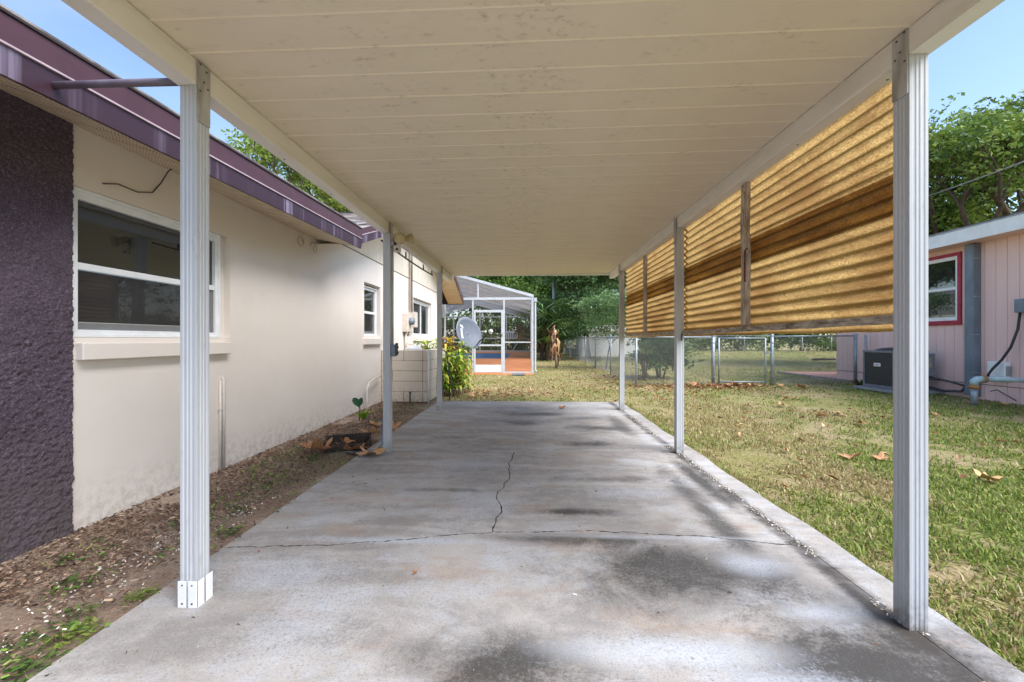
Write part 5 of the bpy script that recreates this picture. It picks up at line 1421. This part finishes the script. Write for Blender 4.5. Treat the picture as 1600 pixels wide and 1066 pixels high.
def shrub(name, label, loc, rx, ry, rz, n, leaf, pal, seed, group=None, stems=5, cat='shrub'):
    t = thing(name, label, cat, loc, group); r = np.random.default_rng(seed)
    tips = []
    m = MB()
    for k in range(stems):
        a = r.uniform(0, 6.28); q = (rx * .5 * math.cos(a), ry * .5 * math.sin(a), rz * 1.1)
        m.tube([(q[0] * .2, q[1] * .2, -.05), (q[0] * .6, q[1] * .6, rz * .6), q], [.03, .02, .008], 5, cap=False)
    m.build('stem', M['bark'], t, local=True)
    k = max(8, n // 80)
    for i in range(k):
        v = r.normal(size=3); v /= np.linalg.norm(v); v *= r.uniform(.35, 1) ** .5
        tips.append((v[0] * rx, v[1] * ry, rz + v[2] * rz * .92))
    V, Fq, C = foliage(tips, 80, min(rx, rz) * .55, leaf, pal, seed, .02)
    obj('foliage', np_mesh('foliage', V, Fq, M['leaf'], C), t); return t
shrub('bush', 'dense dark bush just behind the chain link fence at carport end', (4.25, 13.3, 0), .75, .7, .95, 5200, .11, DARK, 201, 'bushes')
shrub('bush', 'reddish stemmed thin bush left of the dense dark bush', (3.55, 12.6, 0), .3, .3, .7, 500, .07, DARK + [S(112, 74, 54)], 202, 'bushes')
ORD = ['first', 'second', 'third', 'fourth', 'fifth', 'sixth', 'seventh', 'eighth', 'ninth', 'tenth']
hx = [(9.5, 46, 2.2), (13, 47, 1.9), (16.5, 46.5, 2.1), (20, 47.5, 1.8), (23.5, 46.5, 2.0), (27, 47.5, 1.9), (30.5, 47, 2.1), (34, 47, 2.0), (38, 47.5, 2.1), (42, 47.5, 2.2)]
for i, (x, y, h) in enumerate(hx):
    shrub('hedge_bush', ORD[i] + ' bush from the left in the far hedge beyond the lawn', (x, y, 0), 2.4, 1.4, h, 3600, .26, (OAK[:4] if i % 2 else DARK), 220 + i, 'far hedge beyond the lawn')
for i, (x, y, q) in enumerate(((-11.0, 39, 2.2), (-7.5, 38, 1.7), (-4.2, 37.6, 2.1), (-.8, 38, 1.8), (2.6, 38.5, 2.3), (5.4, 39, 2.0), (8.6, 39, 2.3), (11.6, 41, 2.2))):
    shrub('undergrowth_bush', ORD[i] + ' dark undergrowth bush from the left at the wood edge', (x, y, 0), 2.4, 1.3, q, 3600, .26, (DARK if i % 2 else OAK[:4]), 240 + i, 'undergrowth along the wood')
# bare multi-stem shrub on the far lawn
cm = thing('crepe_myrtle', 'leafless multi stem shrub on the far lawn near the pink house', 'shrub', (19.9, 26.4, 0))
r = random.Random(5); m = MB()
for k in range(9):
    a = k * .7 + r.uniform(-.2, .2); d = Vector((math.cos(a) * .32, math.sin(a) * .32, 1)).normalized(); p = Vector((math.cos(a) * .1, math.sin(a) * .1, -.05)); pts = [p]
    for j in range(5):
        d = (d + Vector((r.uniform(-.15, .15), r.uniform(-.15, .15), .05))).normalized(); p = p + d * .55; pts.append(p)
    m.tube(pts, [.05, .045, .04, .032, .024, .012], 6)
m.build('stems', M['bark_pale'], cm, smooth=True, local=True)
m = MB(); m.tube([(17.0, 25.2, .02), (17.6, 25.0, .06), (18.4, 25.3, .03)], .07, 6); tag(m.build('fallen_branch', M['bark']), 'fallen grey branch lying on the far lawn', 'branch')

# palmetto clump beside the enclosure
def palm_clump(name, label, loc, seed, h, n, pal, dead):
    t = thing(name, label, 'palm', loc); r = np.random.default_rng(seed); V, Fq, C = [], [], []; V2, F2, C2 = [], [], []
    for i in range(n):
        a = r.uniform(0, 6.28); hz = h * r.uniform(.25, .85); isd = r.random() < dead and hz < h * .6
        base = np.array([r.normal(0, .55), r.normal(0, .55), 0.]); d = np.array([math.cos(a), math.sin(a), 0])
        cen = base + d * r.uniform(.2, .8) + np.array([0, 0, hz]); 
        col = np.array(pal[r.integers(len(pal))]) if not isd else np.array([S(168, 130, 90), S(130, 96, 68)][r.integers(2)])
        for k in range(15):
            f_ = (k / 14 - .5) * 3.6; L = r.uniform(.7, 1.0) * h * .30
            up = np.array([0, 0, 1.]); dirn = (d * math.cos(f_) * .8 + np.array([-d[1], d[0], 0]) * math.sin(f_) + up * (.55 * math.cos(f_) if not isd else -1.2)); dirn /= np.linalg.norm(dirn)
            s_ = np.cross(dirn, up) + 1e-3; s_ /= np.linalg.norm(s_); w = .03 * h * .3
            p0 = cen; p1 = cen + dirn * L * .55; p2 = cen + dirn * L - up * L * (.22 if not isd else .1)
            (vv, ff, cc) = (V2, F2, C2) if isd else (V, Fq, C)
            b = len(vv); vv += [p0, p1 - s_ * w, p1 + s_ * w, p2]; ff.append((b, b + 1, b + 3, b + 2)); cc += [col * r.uniform(.75, 1.25)] * 4
    m = MB()
    for k in range(4): m.tube([(.3 * math.cos(k * 1.6), .3 * math.sin(k * 1.6), -.1), (.4 * math.cos(k * 1.6), .4 * math.sin(k * 1.6), h * .6)], [.14, .1], 8)
    m.build('trunk', M['bark'], t, local=True)
    obj('fronds', np_mesh('fronds', np.array(V), np.array(Fq), M['leaf'], np.array(C)), t)
    if V2: o = obj('dead_fronds', np_mesh('dead_fronds', np.array(V2), np.array(F2), M['leaf'], np.array(C2)), t); o['label'] = 'hanging brown dead fronds'
palm_clump('palmetto_clump', 'green palmetto clump with hanging brown fronds right of enclosure', (1.15, 24.8, 0), 301, 3.9, 130, BLUEG + DARK[2:], .16)
palm_clump('palmetto_clump', 'shaggy palmetto in shade behind the pale pole', (1.9, 33, 0), 302, 4.2, 90, DARK, .12)

# dry banana-like plant
db = thing('dry_banana_plant', 'dead banana plant with curled brown hanging leaves on the lawn', 'plant', (1.24, 17.9, 0))
m = MB(); m.tube([(0, 0, -.05), (-.02, 0, .5), (-.08, 0, 1.2), (-.1, 0, 1.75)], [.06, .055, .05, .03], 8); m.build('stem', M['bark_pale'], db, local=True, smooth=True)
r = np.random.default_rng(8); V, Fq, C = [], [], []
for i in range(40):
    a = r.uniform(0, 6.28); p = np.array([-.06, 0, r.uniform(.45, 1.85)]); d = np.array([math.cos(a), math.sin(a), 0]); L = r.uniform(.25, .75); w = r.uniform(.03, .08)
    col = np.array([S(206, 168, 124), S(160, 112, 74), S(122, 80, 54), S(226, 200, 164)][r.integers(4)]); b = len(V); s_ = np.array([-d[1], d[0], 0])
    for k in range(6):
        t = k / 5; ww = w * math.sin(math.pi * (.15 + .8 * t)); off_ = .03 * math.sin(k * 2.1 + i)
        V += [p - s_ * ww + d * off_, p + d * .03, p + s_ * ww - d * off_]; C += [col * r.uniform(.85, 1.1)] * 3
        p = p + (d * (.2 if k < 2 else r.uniform(-.08, .06)) + np.array([0, 0, (.08 if k == 0 and i % 4 == 0 else -.28 * (1 if k else .3))])) * L * .8
        p[2] = max(p[2], .03)
    for k in range(5): q = b + 3 * k; Fq += [(q, q + 1, q + 4, q + 3), (q + 1, q + 2, q + 5, q + 4)]
obj('dead_leaves', np_mesh('dead_leaves', np.array(V), np.array(Fq), M['chips'], np.array(C), smooth=True), db)

# ------------------------------------------------------------------ grass (stuff)
def blocked(x, y):
    b = (x > SX0 - .0) & (x < SX1 + .0) & (y < SY1 - .02)
    b |= (x < -1.7) & (y < 8.0)
    b |= (x < -2.6) & (y < 14.6)
    b |= (x < CX1 + .02) & (y > CY - .05) & (y < CYB + .2)
    b |= (x > 9.44) & (y < 13.1)
    b |= (x > 9.3) & (y > 12.1) & (y < 15.65)
    b |= (x > 8.28) & (x < 9.45) & (y > 9.6) & (y < 10.8)
    b |= (x > 4.1) & (x < 8.4) & (y > 31)
    return b
def grass_blades(n, ylo, yhi, xlo, xhi, hmul, seed, flat_frac=.5):
    r = np.random.default_rng(seed)
    y = np.exp(r.uniform(math.log(ylo), math.log(yhi), n)); x = xlo(y) + r.random(n) * (xhi(y) - xlo(y))
    dens = fbm(x * .9 + 40, y * .9 + 40, 3, 4) * .6 + fbm(x * 3.5, y * 3.5, 8, 3) * .4
    keep = ~blocked(x, y) & (r.random(n) < np.clip((dens - .37) * 7.0, .08, 1))
    x, y, dens = x[keep], y[keep], dens[keep]; n = len(x)
    dist = np.sqrt(x * x + y * y)
    Hh = (.014 + r.random(n) * .026) * hmul * (1 + dist * .012); W = (.0018 + r.random(n) * .002) * (1 + dist * .11)
    flat = r.random(n) < flat_frac
    th = r.uniform(0, 6.283, n); lean = np.where(flat, r.uniform(1.6, 3.5, n), r.uniform(.2, 1.3, n))
    dx, dy = np.cos(th), np.sin(th); px_, py_ = -dy, dx
    z0 = np.full(n, -.048); hz = np.where(flat, Hh * .25, Hh)
    b0 = np.stack([x - px_ * W, y - py_ * W, z0], 1); b1 = np.stack([x + px_ * W, y + py_ * W, z0], 1)
    m0 = np.stack([x + dx * Hh * lean * .4 - px_ * W * .8, y + dy * Hh * lean * .4 - py_ * W * .8, z0 + hz * .62 + .004], 1)
    m1 = np.stack([x + dx * Hh * lean * .4 + px_ * W * .8, y + dy * Hh * lean * .4 + py_ * W * .8, z0 + hz * .62 + .004], 1)
    tp = np.stack([x + dx * Hh * lean, y + dy * Hh * lean, z0 + hz + .004], 1)
    V = np.stack([b0, b1, m1, m0, tp], 1).reshape(-1, 3); b = np.arange(n) * 5
    F4 = np.stack([b, b + 1, b + 2, b + 3], 1); F3 = np.stack([b + 3, b + 2, b + 4, b + 4], 1)
    dry = fbm(x * .7 + 9, y * .7 + 3, 14, 4) + .10 * (x < 3.2) - .09 * (x > 3.6) + np.where(y > 13, .05, 0)
    straw = (r.random(n) < np.clip((dry - .45) * 3.6 + .10 + .26 * flat, .06, .95))
    G = np.array([S(112, 132, 54), S(138, 152, 66), S(164, 172, 90), S(92, 114, 50)])[r.integers(0, 4, n)]
    B = np.array([S(190, 170, 124), S(160, 138, 96), S(206, 190, 146), S(136, 112, 78)])[r.integers(0, 4, n)]
    C = np.where(straw[:, None], B, G) * r.uniform(.75, 1.2, (n, 1))
    tri = np.concatenate([F4[:, [0, 1, 2]], F4[:, [0, 2, 3]], F3[:, :3]])
    return V, tri, np.repeat(C, 5, 0)
V, T, C = grass_blades(480000, 1.0, 46, lambda y: np.maximum(-3.2, -.5 * y - 1), lambda y: np.minimum(1.45 * y + 1.2, 34), 1.0, 5)
tag(obj('lawn_grass', np_mesh('lawn_grass', V, T, M['grass'], C)), 'patchy green and straw coloured lawn grass', 'grass', kind='stuff')
# tufts hanging over the slab edge and sprouts in the bed
r = np.random.default_rng(6); n = 5200
y = r.uniform(1.0, 8.0, n); x = SX1 + .01 + np.abs(r.normal(0, .05, n)); xb = SX0 - np.abs(r.normal(0, .05, n)) - .002
sel = r.random(n) < .12; x = np.where(sel, xb, x)
keep = (fbm(y * 3, x * 1, 77) > np.where(sel, .5, .34)); x, y = x[keep], y[keep]; n = len(x)
th = r.uniform(0, 6.28, n); Hh = r.uniform(.02, .06, n); W = r.uniform(.002, .004, n); dx, dy = np.cos(th), np.sin(th)
V = np.stack([np.stack([x - dy * W, y + dx * W, np.full(n, -.05)], 1), np.stack([x + dy * W, y - dx * W, np.full(n, -.05)], 1), np.stack([x + dx * Hh * .7, y + dy * Hh * .7, -.05 + Hh], 1)], 1).reshape(-1, 3)
G = np.array([S(104, 136, 50), S(134, 156, 70), S(176, 156, 108), S(150, 128, 86)])[r.integers(0, 4, n)]
tag(obj('edge_grass', np_mesh('edge_grass', V, np.arange(3 * n).reshape(-1, 3), M['grass'], np.repeat(G, 3, 0))), 'thin grass growing along both edges of the slab', 'grass', kind='stuff')
# brown leaf litter
def litter(name, n, seed, cen, label):
    r = np.random.default_rng(seed); xs_, ys_ = [], []
    for (cx, cy, sx, sy, w) in cen:
        k = int(n * w); xs_.append(r.normal(cx, sx, k)); ys_.append(r.normal(cy, sy, k))
    x, y = np.concatenate(xs_), np.concatenate(ys_); kp = ~blocked(x, y); x, y = x[kp], y[kp]; n = len(x)
    L = r.uniform(.018, .055, n); th = r.uniform(0, 6.28, n); c = np.stack([x, y, r.uniform(-.03, .005, n)], 1)
    u = np.stack([np.cos(th), np.sin(th), r.normal(0, .3, n)], 1) * L[:, None]; v = np.stack([-np.sin(th), np.cos(th), r.normal(0, .3, n)], 1) * (L * .6)[:, None]; up = np.array([[0, 0, 1.]]) * (L * .35)[:, None]
    V = np.stack([c - u, c + v * .7 + up, c + u, c - v * .7 + up, c - up * .2], 1).reshape(-1, 3); b = np.arange(n) * 5
    T = np.concatenate([np.stack([b + i, b + (i + 1) % 4, b + 4], 1) for i in range(4)])
    P_ = np.array([S(150, 98, 62), S(186, 138, 94), S(112, 74, 50), S(206, 170, 128), S(132, 84, 56)])[r.integers(0, 5, n)] * r.uniform(.7, 1.2, (n, 1))
    tag(obj(name, np_mesh(name, V, T, M['chips'], np.repeat(P_, 5, 0))), label, 'leaf litter', kind='stuff')
litter('leaf_litter', 2600, 12, [(4.6, 10.9, 1.0, .5, .28), (3.2, 10.6, 1.0, 1.4, .16), (3.0, 14.0, .8, 2.0, .16), (5.5, 11.15, .35, .12, .10), (-.5, 9.2, 1.0, .6, .07), (-1.7, 9.6, .5, .4, .06), (0, 12.5, 2, 1.5, .04), (5.5, 7.0, 2.0, 2.4, .06), (3.6, 5.0, 1.2, 1.6, .02)], 'brown fallen leaves strewn around the fence and back lawn')

# ------------------------------------------------------------------ individual dry leaves
def dry_leaf_mesh(seed):
    r = random.Random(seed); n = 20; V = [(0, 0, 0)]; rings = 3; Fq = []
    for k in range(1, rings + 1):
        for i in range(n):
            a = 2 * math.pi * i / n; lob = 1 + .34 * math.cos(5 * a) + r.uniform(-.07, .07); t = k / rings; rr_ = t * (1 if k < rings else lob) * .5
            x, y = rr_ * math.cos(a), rr_ * math.sin(a) * .85
            z = .55 * abs(x) ** 1.6 * (1 if seed % 2 else .4) + .5 * y * y * (1.2 if seed % 3 else .3) + .09 * math.sin(3 * a + seed) * t + r.uniform(-.015, .015)
            V.append((x, y, z))
    for i in range(n): Fq.append((0, 1 + i, 1 + (i + 1) % n))
    for k in range(rings - 1):
        for i in range(n): Fq.append((1 + k * n + i, 1 + (k + 1) * n + i, 1 + (k + 1) * n + (i + 1) % n, 1 + k * n + (i + 1) % n))
    m = MB(); m.add(V, Fq); m.tube([(-.5, 0, .08), (-.75, .04, .02)], .015, 4)
    return m.build('dry_leaf', M['dry'], mesh_only=True, smooth=True)
lm = [dry_leaf_mesh(s_) for s_ in range(1, 6)]
def leaf(x, y, z, size, label, seed, group='large dry leaves'):
    r = random.Random(seed); o = obj('dry_leaf', lm[seed % 5]); o.location = (x, y, z); o.scale = (size * (1.15 if x < -1.5 else .82),) * 3
    o.rotation_euler = (r.uniform(-.35, .35), r.uniform(-.35, .35), r.uniform(0, 6.28)); tag(o, label, 'leaf', group)
LL = [(-2.25, 4.30, .03, .30, 'big curled tan leaf at left end of the planter frame'), (-1.64, 4.2, .02, .25, 'tan leaf on the slab edge left of middle left post'), (-1.87, 4.36, .02, .24, 'tan leaf in front of right end of planter frame'), (-2.06, 4.62, .03, .17, 'brown leaf inside the planter frame'), (-1.9, 4.92, .06, .22, 'orange brown leaf behind the planter frame'), (-1.85, 5.5, .0, .20, 'pale leaf left of middle left post beyond planter'),
      (-2.15, 5.7, .0, .17, 'flat pale leaf in the bed near young plant'), (3.35, 4.38, -.015, .20, 'large pale leaf on the lawn left of near right post'), (3.64, 4.37, -.015, .17, 'pale leaf almost touching near right post outline'), (4.02, 3.75, -.015, .20, 'tan leaf on the lawn right of near right post'), (4.68, 6.75, -.015, .20, 'upright pale leaf in the middle of the right lawn'), (5.12, 6.94, -.015, .19, 'curled tan leaf in the middle of the right lawn'),
      (4.83, 6.15, -.01, .17, 'reddish tan leaf in the middle of the right lawn'), (5.31, 8.65, -.01, .20, 'pale leaf on lawn below the fence gate'), (5.5, 8.7, -.01, .17, 'second pale leaf on lawn below the fence gate'), (4.71, 7.79, -.01, .18, 'small pale leaf on lawn nearer than the gate pair'), (2.85, 4.61, -.015, .11, 'small pale leaf on lawn beside the slab'), (-.58, 2.08, .004, .032, 'tiny rust brown leaf on the front slab'), (.59, 7.2, .01, .17, 'brown leaf lying at far end of slab'),
      (6.9, 10.6, 0, .32, 'long yellow leaf on lawn near the fence post'), (5.95, 11.1, 0, .26, 'orange leaf pile piece at the gate foot'), (6.6, 11.0, 0, .24, 'tan leaf at the foot of right gate post'), (5.25, 10.95, .02, .34, 'brown leaf heap at foot of left gate post'), (5.5, 11.05, .03, .3, 'rusty brown leaf by left gate post'), (4.3, 10.8, .02, .3, 'orange brown leaf beside middle right post outline'), (-.9, 9.4, 0, .2, 'pale leaf right of the satellite dish pole'), (-.2, 9.0, 0, .18, 'pale leaf on grass beyond slab end'), (.1, 9.6, 0, .16, 'tan leaf on grass beyond slab end'), (-1.2, 8.8, 0, .22, 'tan leaf on grass in front of the dish pole'),
      (8.9, 8.0, 0, .14, 'orange leaf at the foot of the pink wall by standpipe'), (7.4, 8.4, -.01, .17, 'tan leaf on lawn right of the near right post by the pipe'), (6.6, 6.9, -.01, .12, 'small rust leaf on right lawn')]
for i, (x, y, z, s_, lb) in enumerate(LL): leaf(x, y, z, s_, lb, 400 + i)
